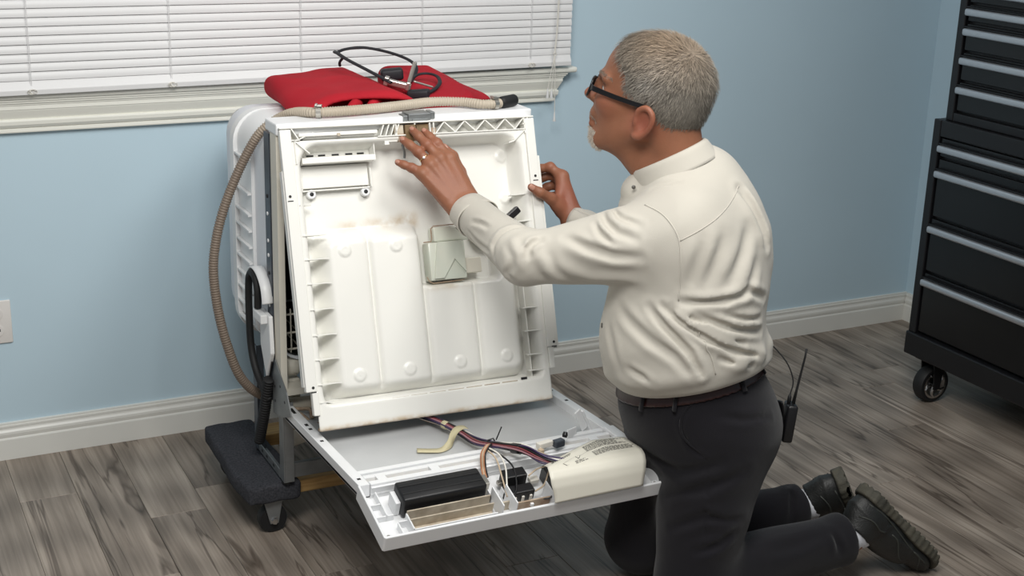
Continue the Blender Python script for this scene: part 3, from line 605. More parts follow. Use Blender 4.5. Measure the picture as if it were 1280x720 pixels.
for a, b in (((0.20, 0.42), (0.36, 0.36)), ((0.36, 0.36), (0.40, 0.28)), ((0.20, 0.42), (0.17, 0.34)), ((0.17, 0.34), (0.34, 0.27)), ((0.34, 0.27), (0.40, 0.28)), ((0.34, 0.27), (0.36, 0.36)), ((0.10, 0.33), (0.24, 0.31)), ((0.40, 0.30), (0.55, 0.24))):
    d = 0.008; gq.append(ink_quad(a[0], a[1], b[0], b[1] + d) if abs(a[0] - b[0]) > abs(a[1] - b[1]) * 0.5 and False else (lambda A, B: ([*ink_quad(A[0], A[1], A[0] + d, A[1] + d)[0][:2], *ink_quad(B[0], B[1], B[0] + d, B[1] + d)[0][:2][::-1]], [(0, 1, 2, 3)]))(a, b))
obj('printed_text', gjoin(*gq), 'ink', od)
for x, m_ in ((1.395, 'wire_black'), (1.41, 'wire_brown'), (1.425, 'wire_black'), (1.44, 'wire_purple')):
    pass
cbox('terminal_block', 1.41, 1.60, 0.045, 0.13, -0.033, 0.008, 'black_plastic', 0.003)
cbox('shield_base', 1.395, 1.60, 0.146, 0.150, -0.034, -0.004, 'tarnish')
# white catch lever standing on the panel
lv = merge(bm_obox((1.556, -1.262, 0.386), ((0.94, 0.34, 0), (0, 0, 1), (0.34, -0.94, 0)), (0.016, 0.018, 0.002), 0.0008), bm_obox((1.590, -1.246, 0.414), ((0.85, 0.3, 0.42), (-0.42, 0, 0.9), (0.34, -0.94, 0)), (0.010, 0.028, 0.002), 0.0008), bm_obox((1.606, -1.24, 0.409), ((0.85, 0.3, 0.42), (-0.42, 0, 0.9), (0.34, -0.94, 0)), (0.003, 0.03, 0.006), 0.0008))
obj('catch_lever', lv, 'door_white', od)
# wiring harness
hn = obj('wiring_harness', tube(catmull([(1.275, -1.00, 0.376), (1.297, -1.07, 0.384), (1.315, -1.15, 0.386), (1.327, -1.22, 0.388), (1.345, -1.30, 0.408), (1.372, -1.37, 0.423), (1.402, -1.42, 0.415), (1.44, -1.45, 0.405)], 8), [0.006] * 57, 8), 'wire_purple', dw, smooth=True)
hc = catmull([(1.272, -0.985, 0.373), (1.297, -1.07, 0.381), (1.315, -1.15, 0.383), (1.327, -1.22, 0.386), (1.345, -1.30, 0.408), (1.372, -1.37, 0.423), (1.402, -1.42, 0.413), (1.45, -1.45, 0.402)], 10)
cols = ['wire_white', 'wire_purple', 'wire_black', 'wire_red', 'wire_pink', 'wire_purple', 'wire_black', 'wire_white', 'wire_brown', 'wire_red', 'wire_beige', 'wire_purple']
for k, cmat in enumerate(cols):
    rw = random.Random(k); ph = rw.random() * 6; A0 = 2 * math.pi * k / len(cols); pts = []
    for i, p in enumerate(hc):
        t_ = i / len(hc); R_ = 0.0065 + 0.006 * math.sin(t_ * 9 + ph) ** 2 * (0.3 + t_); a = A0 + 1.6 * t_
        pts.append(p + np.array([R_ * math.cos(a), 0.35 * R_ * math.cos(a), max(0.0, 0.003) + 0.75 * R_ * math.sin(a)]))
    obj('wire', tube(pts, 0.0023, 6), cmat, hn, smooth=True)
obj('tie_wrap', gjoin(tube([(1.333, -1.255, 0.408), (1.345, -1.258, 0.412), (1.352, -1.262, 0.398), (1.340, -1.262, 0.392), (1.330, -1.258, 0.398)], 0.0022, 6, closed=True), tube([(1.352, -1.26, 0.408), (1.366, -1.25, 0.424), (1.372, -1.247, 0.433)], 0.0017, 6)), 'wire_black', hn)
obj('tape_wrap', tube(catmull([(1.298, -1.075, 0.383), (1.302, -1.09, 0.384)], 3), 0.0105, 10), 'tape', hn, smooth=True)
obj('tape_wrap', tube(catmull([(1.358, -1.335, 0.417), (1.368, -1.358, 0.422)], 3), 0.0125, 10), 'black_plastic', hn, smooth=True)
for k in range(4):
    dx = 0.0035 * (k - 1.5)
    obj('ribbon_wire', tube(catmull([(1.336, -1.27, 0.402), (1.312 + dx, -1.30, 0.418), (1.283 + dx, -1.335, 0.420 - 0.001 * k), (1.277 + dx, -1.345, 0.405), (1.275 + dx, -1.355, 0.385), (1.268 + dx, -1.38, 0.378)], 6), 0.0022, 6), ('wire_brown', 'wire_beige', 'wire_brown', 'wire_black')[k], hn, smooth=True)
for cm, P in (('wire_white', [(1.305, -1.315, 0.418), (1.318, -1.345, 0.412), (1.315, -1.385, 0.398), (1.302, -1.42, 0.375), (1.297, -1.435, 0.362)]), ('wire_black', [(1.30, -1.318, 0.418), (1.324, -1.345, 0.408), (1.336, -1.385, 0.392), (1.322, -1.43, 0.365), (1.300, -1.455, 0.35)]), ('wire_beige', [(1.298, -1.32, 0.417), (1.308, -1.35, 0.405), (1.300, -1.40, 0.380), (1.294, -1.44, 0.352)])):
    obj('branch_wire', tube(catmull(P, 6), 0.0021, 6), cm, hn, smooth=True)
for P in ([(1.362, -1.41, 0.378), (1.385, -1.405, 0.388), (1.402, -1.42, 0.40)], [(1.365, -1.44, 0.352), (1.39, -1.435, 0.362), (1.405, -1.43, 0.395)], [(1.366, -1.46, 0.343), (1.39, -1.47, 0.346), (1.41, -1.455, 0.37)]):
    obj('branch_wire', tube(catmull(P, 6), 0.002, 6), 'wire_black' if P[0][0] > 1.3655 else 'wire_beige', hn, smooth=True)
obj('plug', bm_obox((1.442, -1.335, 0.412), ((0.97, 0.2, 0), (-0.2, 0.97, 0), (0, 0, 1)), (0.021, 0.008, 0.007), 0.002), 'wire_white', hn)
obj('plug', bm_obox((1.424, -1.352, 0.396), ((0.97, 0.2, 0), (-0.2, 0.97, 0), (0, 0, 1)), (0.006, 0.006, 0.014), 0.002), 'wire_beige', hn)
obj('plug', bm_obox((1.478, -1.338, 0.410), ((0.97, 0.2, 0), (-0.2, 0.97, 0), (0, 0, 1)), (0.014, 0.009, 0.009), 0.003), 'dark_metal', hn)
obj('plug', lathe([(0.006, 0), (0.007, 0.006), (0.005, 0.013)], (1.505, -1.318, 0.412), (0.3, 0.2, 1), 12), 'black_plastic', hn)
# strip of masking tape on the panel
def ribbon(c, w, n=8):
    c = catmull(c, n); w = catmull(w, n); V = []; F = []
    for p, q in zip(c, w): V += [p - q, p + q]
    for i in range(len(c) - 1): F.append((2 * i, 2 * i + 1, 2 * i + 3, 2 * i + 2))
    return V, F
tp = obj('masking_tape', ribbon([(1.190, -1.163, 0.3685), (1.222, -1.179, 0.369), (1.245, -1.186, 0.3705), (1.270, -1.174, 0.376), (1.284, -1.158, 0.385), (1.300, -1.146, 0.3955), (1.322, -1.14, 0.3975), (1.332, -1.146, 0.394)],
    [(0.004, 0.011, 0), (0.004, 0.0105, 0), (0.002, 0.009, 0.002), (-0.002, 0.006, 0.008), (-0.003, 0.006, 0.008), (0, 0.010, 0.004), (0.003, 0.010, 0), (0.005, 0.008, -0.004)]), 'tape', None, smooth=True, label='curled strip of cream masking tape stuck to the wires on the open door', cat='tape')
solidify(tp, 0.0006)

# ------------------------------------------------------------------ inner door liner, leaning
LO = Vector((0.9803, -0.80, 1.0891)); LU = Vector((0.99956, -0.02821, -0.00861)); LV = Vector((-0.01732, -0.32523, -0.94548)); LN = Vector((-0.02387, -0.94521, 0.32558))
def lp(u, v, w=0.0): return LO + LU * u + LV * v + LN * w
li = thing('inner_door_liner', 'white plastic inner door liner leaning against the front of the dishwasher', 'door liner', tuple(lp(0.33, 0.73)))
def lbox(name, u0, u1, v0, v1, w0, w1, mat='liner_white', bev=0.001, par=None, **kw):
    return obj(name, bm_obox(lp((u0 + u1) / 2, (v0 + v1) / 2, (w0 + w1) / 2), (tuple(LU), tuple(LV), tuple(LN)), ((u1 - u0) / 2, (v1 - v0) / 2, (w1 - w0) / 2), bev), mat, par or li, **kw)
def lplate(name, pts, ax, a, b, mat='liner_white', par=None):
    """flat plate: polygon in two of (u,v,w), extruded along the third"""
    bm = prism(pts, ax, a, b); Mx = Matrix(((LU.x, LV.x, LN.x, LO.x), (LU.y, LV.y, LN.y, LO.y), (LU.z, LV.z, LN.z, LO.z), (0, 0, 0, 1))); bm.transform(Mx)
    bmesh.ops.recalc_face_normals(bm, faces=bm.faces); return obj(name, bm, mat, par or li)
def sst(a, b, x): t = min(1, max(0, (x - a) / (b - a))); return t * t * (3 - 2 * t)
DEP = -0.058                                        # depth of the recessed back sheet
def sheet_w(u, v):
    # recessed basin with rounded corners
    def rr_sd(u, v, u0, u1, v0, v1, r):
        du = max(u0 + r - u, u - (u1 - r)); dv = max(v0 + r - v, v - (v1 - r)); return math.hypot(max(du, 0), max(dv, 0)) + min(max(du, dv), 0) - r
    b = rr_sd(u, v, 0.036, 0.636, 0.034, 0.70, 0.06); w = DEP * sst(0.0, -0.022, b)
    b2 = rr_sd(u, v, 0.050, 0.615, 0.048, 0.70, 0.05); w = w - 0.004 * sst(0.003, -0.003, b2) 
    # pillow
    p = rr_sd(u, v, 0.068, 0.602, 0.250, 0.664, 0.045); ph = sst(0.006, -0.036, p)
    h = 0.052 * ph
    for gc, gt in ((0.200, 0.252), (0.335, 0.235), (0.471, 0.36)):
        d = abs(u - gc - 0.0 * v); h -= (0.0125 * math.exp(-(d / 0.007) ** 2) + 0.006 * math.exp(-(d / 0.03) ** 2)) * ph * (1 - sst(0.635, 0.655, v))
    # dispenser pocket
    pk_ = rr_sd(u, v, 0.338, 0.54, 0.23, 0.404, 0.012); h *= sst(-0.004, 0.008, pk_)
    w += h
    for bu, bv in ((0.135, 0.301), (0.268, 0.299), (0.141, 0.607), (0.272, 0.607), (0.408, 0.605), (0.536, 0.604), (0.60, 0.09), (0.60, 0.20)):
        d = math.hypot(u - bu, v - bv); w += 0.005 * sst(0.0165, 0.011, d) - 0.002 * sst(0.009, 0.006, d) + 0.0015 * sst(0.005, 0.003, d)
    # lower apron panel
    w = w + (0.0 - w) * sst(0.662, 0.672, v)
    return w
NU, NV = 168, 182
def shp(a, b):
    u = 0.024 + a * (0.648 - 0.024); v = 0.030 + b * (0.728 - 0.030); return lp(u, v, sheet_w(u, v) - 0.004)
def liner_mat():
    m = MATS['liner_white'].copy(); m.name = 'liner_sheet'; nt = m.node_tree; N = nt.nodes; L = nt.links; b = N['Principled BSDF']
    src = b.inputs['Base Color'].links[0].from_socket
    tc = [n for n in N if n.type == 'TEX_COORD'][0]
    nz = N.new('ShaderNodeTexNoise'); nz.inputs['Scale'].default_value = 26; nz.inputs['Detail'].default_value = 7; L.new(tc.outputs['Object'], nz.inputs['Vector'])
    at = N.new('ShaderNodeAttribute'); at.attribute_name = 'stain'
    mu = N.new('ShaderNodeMath'); mu.operation = 'MULTIPLY'; rp = N.new('ShaderNodeMapRange'); rp.inputs['From Min'].default_value = 0.35; rp.inputs['From Max'].default_value = 0.65; L.new(nz.outputs['Fac'], rp.inputs['Value']); L.new(rp.outputs[0], mu.inputs[0]); L.new(at.outputs['Fac'], mu.inputs[1])
    mx = N.new('ShaderNodeMix'); mx.data_type = 'RGBA'; L.new(mu.outputs[0], mx.inputs[0]); L.new(src, mx.inputs[6]); mx.inputs[7].default_value = (*lin((186, 160, 120)), 1); L.new(mx.outputs[2], b.inputs['Base Color'])
    MATS['liner_sheet'] = m
liner_mat()
sh = obj('liner_sheet', grid_mesh(NU, NV, shp), 'liner_sheet', li, smooth=True)
at = sh.data.attributes.new('stain', 'FLOAT', 'POINT'); st_ = []
for j in range(NV):
    for i in range(NU):
        u = 0.024 + i / (NU - 1) * 0.624; v = 0.030 + j / (NV - 1) * 0.698
        a = 0.9 * math.exp(-((v - 0.240) / 0.014) ** 2) * sst(0.10, 0.16, u) * (0.4 + 0.6 * sst(0.1, 0.33, u)) * (1 - sst(0.335, 0.36, u))
        a += 0.75 * math.exp(-((u - 0.33) / 0.018) ** 2 - ((v - 0.225) / 0.012) ** 2)
        a += 0.45 * math.exp(-((u - 0.40) / 0.06) ** 2 - ((v - 0.412) / 0.010) ** 2)
        a += 0.8 * sst(0.714, 0.727, v)
        st_.append(min(1, a))
at.data.foreach_set('value', st_)
solidify(sh, 0.003, -1)
# frame rails
def rail(u0, u1, v0, v1): return lbox('side_rail', u0, u1, v0, v1, -0.012, 0.006, bev=0.002)
rail(-0.002, 0.026, 0.002, 0.632); rail(0.012, 0.028, 0.6325, 0.690); rail(0.646, 0.672, 0.002, 0.595); rail(0.648, 0.662, 0.5955, 0.650)
lbox('rail_flange', -0.004, 0.0005, 0.10, 0.62, -0.026, -0.004); lbox('rail_flange', 0.6725, 0.679, 0.10, 0.60, -0.03, 0.002)
lbox('rail_wall', 0.0262, 0.030, 0.05, 0.66, -0.060, -0.002); lbox('rail_wall', 0.642, 0.6458, 0.05, 0.70, -0.060, -0.004)
lbox('rail_wall', 0.604, 0.607, 0.24, 0.705, -0.05, -0.020)
for u, v in ((0.008, 0.162), (0.016, 0.622), (0.660, 0.152), (0.664, 0.583)):
    obj('rail_hole', lathe([(0.0035, 0), (0.0035, 0.0006)], lp(u, v, 0.0062), tuple(LN), 12), 'dark_slot', li); lbox('rail_slot', u - 0.007, u + 0.007, v + 0.010, v + 0.0125, 0.0061, 0.0066, 'dark_slot', 0)
# top truss: two strips and zigzag webs
lbox('top_strip', -0.002, 0.672, -0.004, 0.000, -0.03, 0.005); lbox('truss_strip', 0.245, 0.648, 0.0275, 0.0305, -0.03, 0.003)
lbox('truss_back', 0.03, 0.645, 0.0005, 0.028, -0.034, -0.031)
def web(u0, v0, u1, v1, w0=-0.03, w1=0.002):
    a = Vector((u0, v0)); b = Vector((u1, v1)); d = (b - a).normalized() * 0.0014; n = Vector((-d.y, d.x))
    return lplate('truss_web', [tuple(a + n), tuple(b + n), tuple(b - n), tuple(a - n)], 2, w0, w1)
zz = [0.40, 0.424, 0.452, 0.480, 0.508, 0.536, 0.564, 0.592, 0.618, 0.644]
for i in range(len(zz) - 1):
    a, b = (0.0275, 0.0005) if i % 2 == 0 else (0.0005, 0.0275); web(zz[i], a, zz[i + 1], b)
for a in (0.252, 0.266, 0.280, 0.292): web(a, 0.027, a + 0.011, 0.0005)
for a in (0.295, 0.345, 0.385, 0.395): web(a, 0.0275, a, 0.0005)
for q in ((0.028, 0.0, 0.046, 0.030), (0.010, 0.028, 0.046, 0.028), (0.032, 0.028, 0.068, 0.062), (0.034, 0.028, 0.034, 0.085), (0.046, 0.026, 0.082, 0.012), (0.646, 0.03, 0.612, 0.058), (0.645, 0.0, 0.645, 0.04), (0.612, 0.058, 0.596, 0.062), (0.655, 0.0, 0.655, 0.095), (0.640, 0.016, 0.668, 0.016)): web(*q, -0.028, 0.004)
# gusset ribs between rail and pillow
for v in (0.184, 0.258, 0.316, 0.375, 0.437, 0.499, 0.558, 0.618, 0.661):
    e = 0.058 if v < 0.2 else (0.082 if v < 0.65 else 0.055)
    lplate('gusset_rib', [(0.0265, 0.001), (e, -0.034 if v < 0.2 else -0.024), (e - 0.012, -0.055), (0.0265, -0.058)], 1, v - 0.0012, v + 0.0012) if False else None
    bm = bmesh.new(); pts = [(0.0305, 0.002), (e + 0.010, -0.006 if v > 0.2 else -0.03), (e - 0.004, -0.04), (0.0305, -0.066)]
    A = [bm.verts.new(lp(u, v - 0.0012, w)) for u, w in pts]; B = [bm.verts.new(lp(u, v + 0.0012, w)) for u, w in pts]
    bm.faces.new(A); bm.faces.new(B[::-1])
    for i in range(4): bm.faces.new((A[i], B[i], B[(i + 1) % 4], A[(i + 1) % 4]))
    bmesh.ops.recalc_face_normals(bm, faces=bm.faces); obj('gusset_rib', bm, 'liner_white', li)
for v in (0.196, 0.265, 0.33, 0.395, 0.488, 0.548, 0.609, 0.650):
    bm = bmesh.new(); e = 0.592; pts = [(0.6415, 0.0), (e, -0.008), (e + 0.006, -0.04), (0.6415, -0.066)]
    A = [bm.verts.new(lp(u, v - 0.0012, w)) for u, w in pts]; B = [bm.verts.new(lp(u, v + 0.0012, w)) for u, w in pts]
    bm.faces.new(A); bm.faces.new(B[::-1])
    for i in range(4): bm.faces.new((A[i], B[i], B[(i + 1) % 4], A[(i + 1) % 4]))
    bmesh.ops.recalc_face_normals(bm, faces=bm.faces); obj('gusset_rib', bm, 'liner_white', li)
# vent box at the top left
lbox('vent_frame', 0.050, 0.0535, 0.085, 0.150, -0.056, -0.036); lbox('vent_frame', 0.228, 0.2315, 0.100, 0.148, -0.056, -0.036); lbox('vent_frame', 0.052, 0.232, 0.146, 0.1495, -0.056, -0.044)
lbox('vent_panel', 0.056, 0.226, 0.088, 0.142, -0.057, -0.046)
lbox('vent_shelf', 0.052, 0.240, 0.070, 0.085, -0.058, -0.012, bev=0.002); lbox('vent_side', 0.052, 0.0545, 0.028, 0.070, -0.058, -0.016); lbox('vent_side', 0.2375, 0.240, 0.028, 0.070, -0.058, -0.016)
lbox('vent_back', 0.055, 0.237, 0.028, 0.066, -0.0575, -0.054)
lplate('vent_flap', [(0.020, -0.004), (0.024, -0.001), (0.050, -0.046), (0.046, -0.05)], 0, 0.056, 0.2365)
for u in (0.075, 0.105, 0.14, 0.175, 0.205): lbox('vent_slot', u, u + 0.018, 0.060, 0.064, -0.0535, -0.0525, 'dark_slot', 0)
lbox('vent_lip', 0.045, 0.245, 0.012, 0.0215, -0.012, 0.005, bev=0.002); lbox('vent_clip', 0.140, 0.148, 0.016, 0.024, 0.005, 0.008, 'tarnish')
for u, v in ((0.077, 0.156), (0.216, 0.158)):
    bs = obj('screw_boss', lathe([(0.0115, 0), (0.0115, 0.010), (0.010, 0.012)], lp(u, v, -0.058), tuple(LN), 20), 'door_white', li, smooth=True, autosmooth=40)
    obj('screw', lathe([(0.005, 0), (0.005, 0.0015), (0.003, 0.0025)], lp(u, v, -0.046), tuple(LN), 12), 'dark_slot', bs, smooth=True)
# latch mechanism at the middle of the truss
lbox('latch_motor', 0.318, 0.346, 0.004, 0.044, -0.028, 0.004, 'brown_motor'); lbox('latch_plate', 0.292, 0.316, 0.002, 0.026, -0.028, -0.004, 'tarnish'); lbox('latch_plate', 0.352, 0.384, 0.002, 0.024, -0.028, -0.006, 'brown_motor')
lbox('latch_switch', 0.300, 0.318, 0.026, 0.044, -0.028, 0.0, 'tarnish_dark'); lbox('latch_switch', 0.388, 0.400, 0.014, 0.034, -0.028, 0.002, 'tarnish_dark')
lbox('latch_tongue', 0.264, 0.298, 0.034, 0.043, -0.02, -0.006); lbox('latch_tongue', 0.264, 0.276, 0.043, 0.050, -0.02, -0.006)
obj('latch_wire', tube(catmull([lp(0.315, 0.05, -0.02), lp(0.322, 0.07, -0.03), lp(0.322, 0.082, -0.035)], 5), 0.0035, 8), 'zinc', li, smooth=True)
# soap dispenser
ds = lbox('dispenser', 0.352, 0.450, 0.300, 0.396, -0.056, -0.010, 'green_plastic', 0.004, smooth=True, autosmooth=30)
lplate('dispenser_facet', [(0.375, 0.300), (0.440, 0.300), (0.446, 0.380), (0.418, 0.345), (0.385, 0.391), (0.36, 0.391)], 2, -0.0098, -0.004, 'green_plastic', ds)
lbox('dispenser_neck', 0.372, 0.470, 0.262, 0.299, -0.056, -0.016, 'green_plastic', 0.004)
lbox('dispenser_arm_plate', 0.452, 0.50, 0.345, 0.385, -0.056, -0.03, 'cream', 0.003)
for q in ([(0.345, 0.298), (0.365, 0.297), (0.368, 0.290), (0.368, 0.265), (0.375, 0.259), (0.44, 0.258)], [(0.345, 0.385), (0.350, 0.396), (0.36, 0.402), (0.445, 0.40)]):
    obj('dispenser_wire', tube([lp(u, v, -0.022) for u, v in q], 0.0016, 6), 'tarnish_dark', li)
obj('dispenser_lever', bm_obox(lp(0.573, 0.252, 0.012), tuple(tuple(x) for x in ((LU * 0.82 - LV * 0.57), (LU * 0.57 + LV * 0.82), LN)), (0.032, 0.0095, 0.009), 0.004), 'black_plastic', li)
lbox('lever_mount', 0.548, 0.572, 0.268, 0.30, -0.055, 0.0, 'liner_white')
obj('dispenser_cup', lathe([(0.052, 0), (0.050, 0.018), (0.042, 0.024)], lp(0.535, 0.275, -0.058), tuple(LN), 28), 'liner_white', li, smooth=True, autosmooth=40)
# apron slots
for k in range(8):
    u = 0.165 + k * 0.0495; lbox('apron_slot', u, u + 0.043, 0.672 - 0.001 * k * 0.4, 0.681 - 0.001 * k * 0.4, -0.0025, -0.0032 + 0.0012, 'tarnish', 0)
lbox('apron_slot', 0.095, 0.115, 0.676, 0.684, -0.0028, -0.0018, 'dark_slot', 0); lbox('apron_slot', 0.565, 0.582, 0.664, 0.670, -0.0028, -0.0018, 'dark_slot', 0)
lbox('bottom_edge', 0.026, 0.640, 0.7225, 0.7295, -0.024, -0.0015, 'rust', 0.001)

# ------------------------------------------------------------------ drain hose
dh = thing('drain_hose', 'long ribbed beige drain hose looping up the side and over the dishwasher top', 'hose', (0.95, -0.62, 0.32))
hp_ = [(1.06, -0.50, 0.33), (1.0, -0.575, 0.322), (0.958, -0.60, 0.346), (0.915, -0.615, 0.403), (0.886, -0.62, 0.485), (0.864, -0.62, 0.587), (0.855, -0.62, 0.695), (0.865, -0.62, 0.779), (0.888, -0.62, 0.86), (0.922, -0.62, 0.94), (0.956, -0.622, 1.005), (0.985, -0.63, 1.05), (1.022, -0.645, 1.082), (1.055, -0.69, 1.106), (1.10, -0.748, 1.1145), (1.21, -0.745, 1.1145), (1.326, -0.722, 1.1145), (1.42, -0.702, 1.1155), (1.49, -0.725, 1.1155), (1.53, -0.765, 1.1145), (1.562, -0.772, 1.1145), (1.59, -0.762, 1.1145)]
hpath = resample(catmull(hp_, 20), 0.0019); sl_ = np.arange(len(hpath)) * 0.0019
hr = 0.0118 + 0.0013 * np.sign(np.sin(sl_ * 2 * math.pi / 0.0068)) * np.abs(np.sin(sl_ * 2 * math.pi / 0.0068)) ** 0.5
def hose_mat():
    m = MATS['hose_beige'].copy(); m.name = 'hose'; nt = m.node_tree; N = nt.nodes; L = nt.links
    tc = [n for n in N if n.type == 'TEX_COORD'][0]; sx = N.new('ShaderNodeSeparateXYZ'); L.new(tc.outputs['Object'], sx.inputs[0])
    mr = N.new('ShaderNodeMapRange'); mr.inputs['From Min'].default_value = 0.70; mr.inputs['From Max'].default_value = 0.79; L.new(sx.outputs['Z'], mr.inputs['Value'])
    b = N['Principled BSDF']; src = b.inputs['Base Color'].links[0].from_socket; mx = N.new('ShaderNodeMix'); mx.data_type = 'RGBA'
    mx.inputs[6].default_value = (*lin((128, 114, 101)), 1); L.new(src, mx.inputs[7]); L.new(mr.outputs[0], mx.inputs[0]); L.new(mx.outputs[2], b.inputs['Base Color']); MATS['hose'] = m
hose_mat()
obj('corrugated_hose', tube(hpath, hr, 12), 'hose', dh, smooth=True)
obj('rubber_end', tube([(1.583, -0.764, 1.1155), (1.592, -0.761, 1.1155), (1.634, -0.745, 1.1165), (1.637, -0.744, 1.1165)], [0.0135, 0.0155, 0.0155, 0.0140], 18), 'rubber', dh, smooth=True, label='black rubber hose end')
def clip(i):
    p = hpath[i]; t_ = hpath[i + 2] - hpath[i - 2]; t_ /= np.linalg.norm(t_); n_ = np.cross(t_, (0, 0, 1)); n_ /= np.linalg.norm(n_); u_ = np.cross(n_, t_)
    V, F = tube([p - t_ * 0.006, p + t_ * 0.006], 0.0148, 16, cap=False)
    g = bm_obox(p + u_ * 0.016, (tuple(t_), tuple(n_), tuple(u_)), (0.009, 0.008, 0.0025), 0.001); g2 = bm_obox(p + u_ * 0.019 - t_ * 0.005, (tuple(t_), tuple(n_), tuple(u_)), (0.003, 0.011, 0.002), 0.001)
    b = merge(g, g2); me = bpy.data.meshes.new('t'); b.to_mesh(me); b.free(); o2 = len(V); V = list(V) + [tuple(v.co) for v in me.vertices]; F = list(F) + [tuple(o2 + k for k in q.vertices) for q in me.polygons]; bpy.data.meshes.remove(me)
    obj('hose_clamp', (V, F), 'steel', dh)
clip(int(np.argmin(np.linalg.norm(hpath - np.array((1.095, -0.75, 1.1145)), axis=1)))); clip(int(np.argmin(np.linalg.norm(hpath - np.array((1.566, -0.771, 1.1145)), axis=1))))

# ------------------------------------------------------------------ red cloth bag on top
rb = thing('red_canvas_bag', 'red canvas tool bag lying folded open on top of the dishwasher', 'bag', (1.38, -0.45, 1.062))
def fold_noise(p, f, a):
    return a * (np.sin(p[:, 0] * f + 1.7 * np.sin(p[:, 1] * f * 0.6)) * np.sin(p[:, 1] * f * 0.7 + 1.1) )
def bag_left(p):
    c, s = math.cos(-0.12), math.sin(-0.12); 
    ztop = 1.136 + 0.010 * np.exp(-((p[:, 0] - 1.28) / 0.10) ** 2) - 0.055 * np.clip((1.20 - p[:, 0]) / 0.13, 0, 1) ** 1.5 * np.clip((-0.35 - p[:, 1]) / 0.25, 0, 1) - 0.03 * np.clip((p[:, 0] - 1.33) / 0.08, 0, 1)
    q = p.copy(); 
    slab = np.maximum(q[:, 2] - ztop, 1.0735 - q[:, 2])
    # plan outline: quadrilateral by half planes
    def hp2(a, b): d = np.array([b[1] - a[1], a[0] - b[0]]); d = d / np.linalg.norm(d); return (p[:, :2] - np.array(a)) @ d
    o = hp2((1.078, -0.60), (1.105, -0.275)); o = -o
    poly = [(1.075, -0.635), (1.395, -0.705), (1.43, -0.49), (1.40, -0.24), (1.10, -0.28)]
    d = np.full(len(p), -9.0, np.float32)
    for i in range(len(poly)): d = smax(d, hp2(poly[i], poly[(i + 1) % len(poly)]), 0.02)
    dd = smax(slab, d, 0.035) + fold_noise(p, 26, 0.0022) + fold_noise(p[:, [1, 0, 2]], 55, 0.0010)
    # the open mouth along the front edge
    mouth = ellip(p, (1.268, -0.70, 1.102), (0.128, 0.13, 0.0235)); return smax(dd, -mouth, 0.008)
sdf_obj('bag_half', bag_left, (1.03, -0.73, 1.05), (1.46, -0.19, 1.19), 0.004, 'red_canvas', rb)
def bag_right(p):
    ztop = 1.130 - 0.055 * np.clip((p[:, 0] - 1.58) / 0.12, 0, 1) + 0.016 * np.clip((p[:, 1] + 0.42) / 0.12, 0, 1) - 0.02 * np.clip((-0.50 - p[:, 1]) / 0.15, 0, 1)
    slab = np.maximum(p[:, 2] - ztop, 1.0735 - p[:, 2])
    def hp2(a, b): d = np.array([b[1] - a[1], a[0] - b[0]]); d = d / np.linalg.norm(d); return (p[:, :2] - np.array(a)) @ d
    poly = [(1.408, -0.66), (1.54, -0.66), (1.695, -0.515), (1.655, -0.34), (1.59, -0.265), (1.435, -0.27)]
    d = np.full(len(p), -9.0, np.float32)
    for i in range(len(poly)): d = smax(d, hp2(poly[i], poly[(i + 1) % len(poly)]), 0.015)
    return smax(slab, d, 0.035) + fold_noise(p, 24, 0.0025)
sdf_obj('bag_half', bag_right, (1.37, -0.70, 1.05), (1.74, -0.22, 1.16), 0.004, 'red_canvas', rb)
for k, (a, b, c) in enumerate((((1.20, -0.675, 1.095), (1.245, -0.64, 1.110), 0.013), ((1.255, -0.67, 1.092), (1.30, -0.635, 1.110), 0.014), ((1.315, -0.675, 1.094), (1.345, -0.64, 1.104), 0.011), ((1.17, -0.65, 1.088), (1.32, -0.67, 1.086), 0.010))):
    obj('inner_fold', tube(catmull([a, ((a[0] + b[0]) / 2, (a[1] + b[1]) / 2 - 0.004, max(a[2], b[2]) + 0.003), b], 5), [c * (0.5 + 0.5 * math.sin(math.pi * (0.15 + 0.7 * i / 10))) for i in range(11)], 10), 'red_canvas', rb, smooth=True)
sb_ = thing('black_strap', 'looped black strap with a metal buckle lying on the red bag', 'strap', (1.38, -0.5, 1.15))
obj('strap_loop', tube(catmull([(1.352, -0.585, 1.150), (1.325, -0.50, 1.168), (1.300, -0.40, 1.185), (1.292, -0.33, 1.196), (1.305, -0.30, 1.190), (1.335, -0.285, 1.196), (1.385, -0.29, 1.200), (1.440, -0.33, 1.192), (1.480, -0.385, 1.178), (1.490, -0.425, 1.162), (1.465, -0.47, 1.145), (1.435, -0.515, 1.138)], 8), 0.0058, 10, flat=(1.15, 0.65)), 'strap_black', sb_, smooth=True)
obj('strap_loop', tube(catmull([(1.44, -0.50, 1.138), (1.475, -0.475, 1.148), (1.505, -0.475, 1.150), (1.520, -0.505, 1.146), (1.505, -0.555, 1.136), (1.465, -0.60, 1.126), (1.43, -0.615, 1.120)], 8), 0.005, 10, flat=(1.1, 0.65)), 'strap_black', sb_, smooth=True)
obj('strap_tail', tube(catmull([(1.305, -0.36, 1.188), (1.296, -0.35, 1.172), (1.298, -0.345, 1.160)], 5), 0.004, 8), 'strap_black', sb_, smooth=True)
obj('strap_pad', bm_obox((1.405, -0.46, 1.150), ((0.9, -0.3, 0.1), (0.3, 0.95, 0), (-0.1, 0.02, 0.99)), (0.032, 0.02, 0.016), 0.008, 3), 'strap_black', sb_, smooth=True, autosmooth=60)
obj('strap_pad', bm_obox((1.425, -0.60, 1.118), ((0.8, -0.55, 0.1), (0.55, 0.83, 0), (-0.1, 0.05, 0.99)), (0.03, 0.018, 0.012), 0.006, 3), 'strap_black', sb_, smooth=True, autosmooth=60)
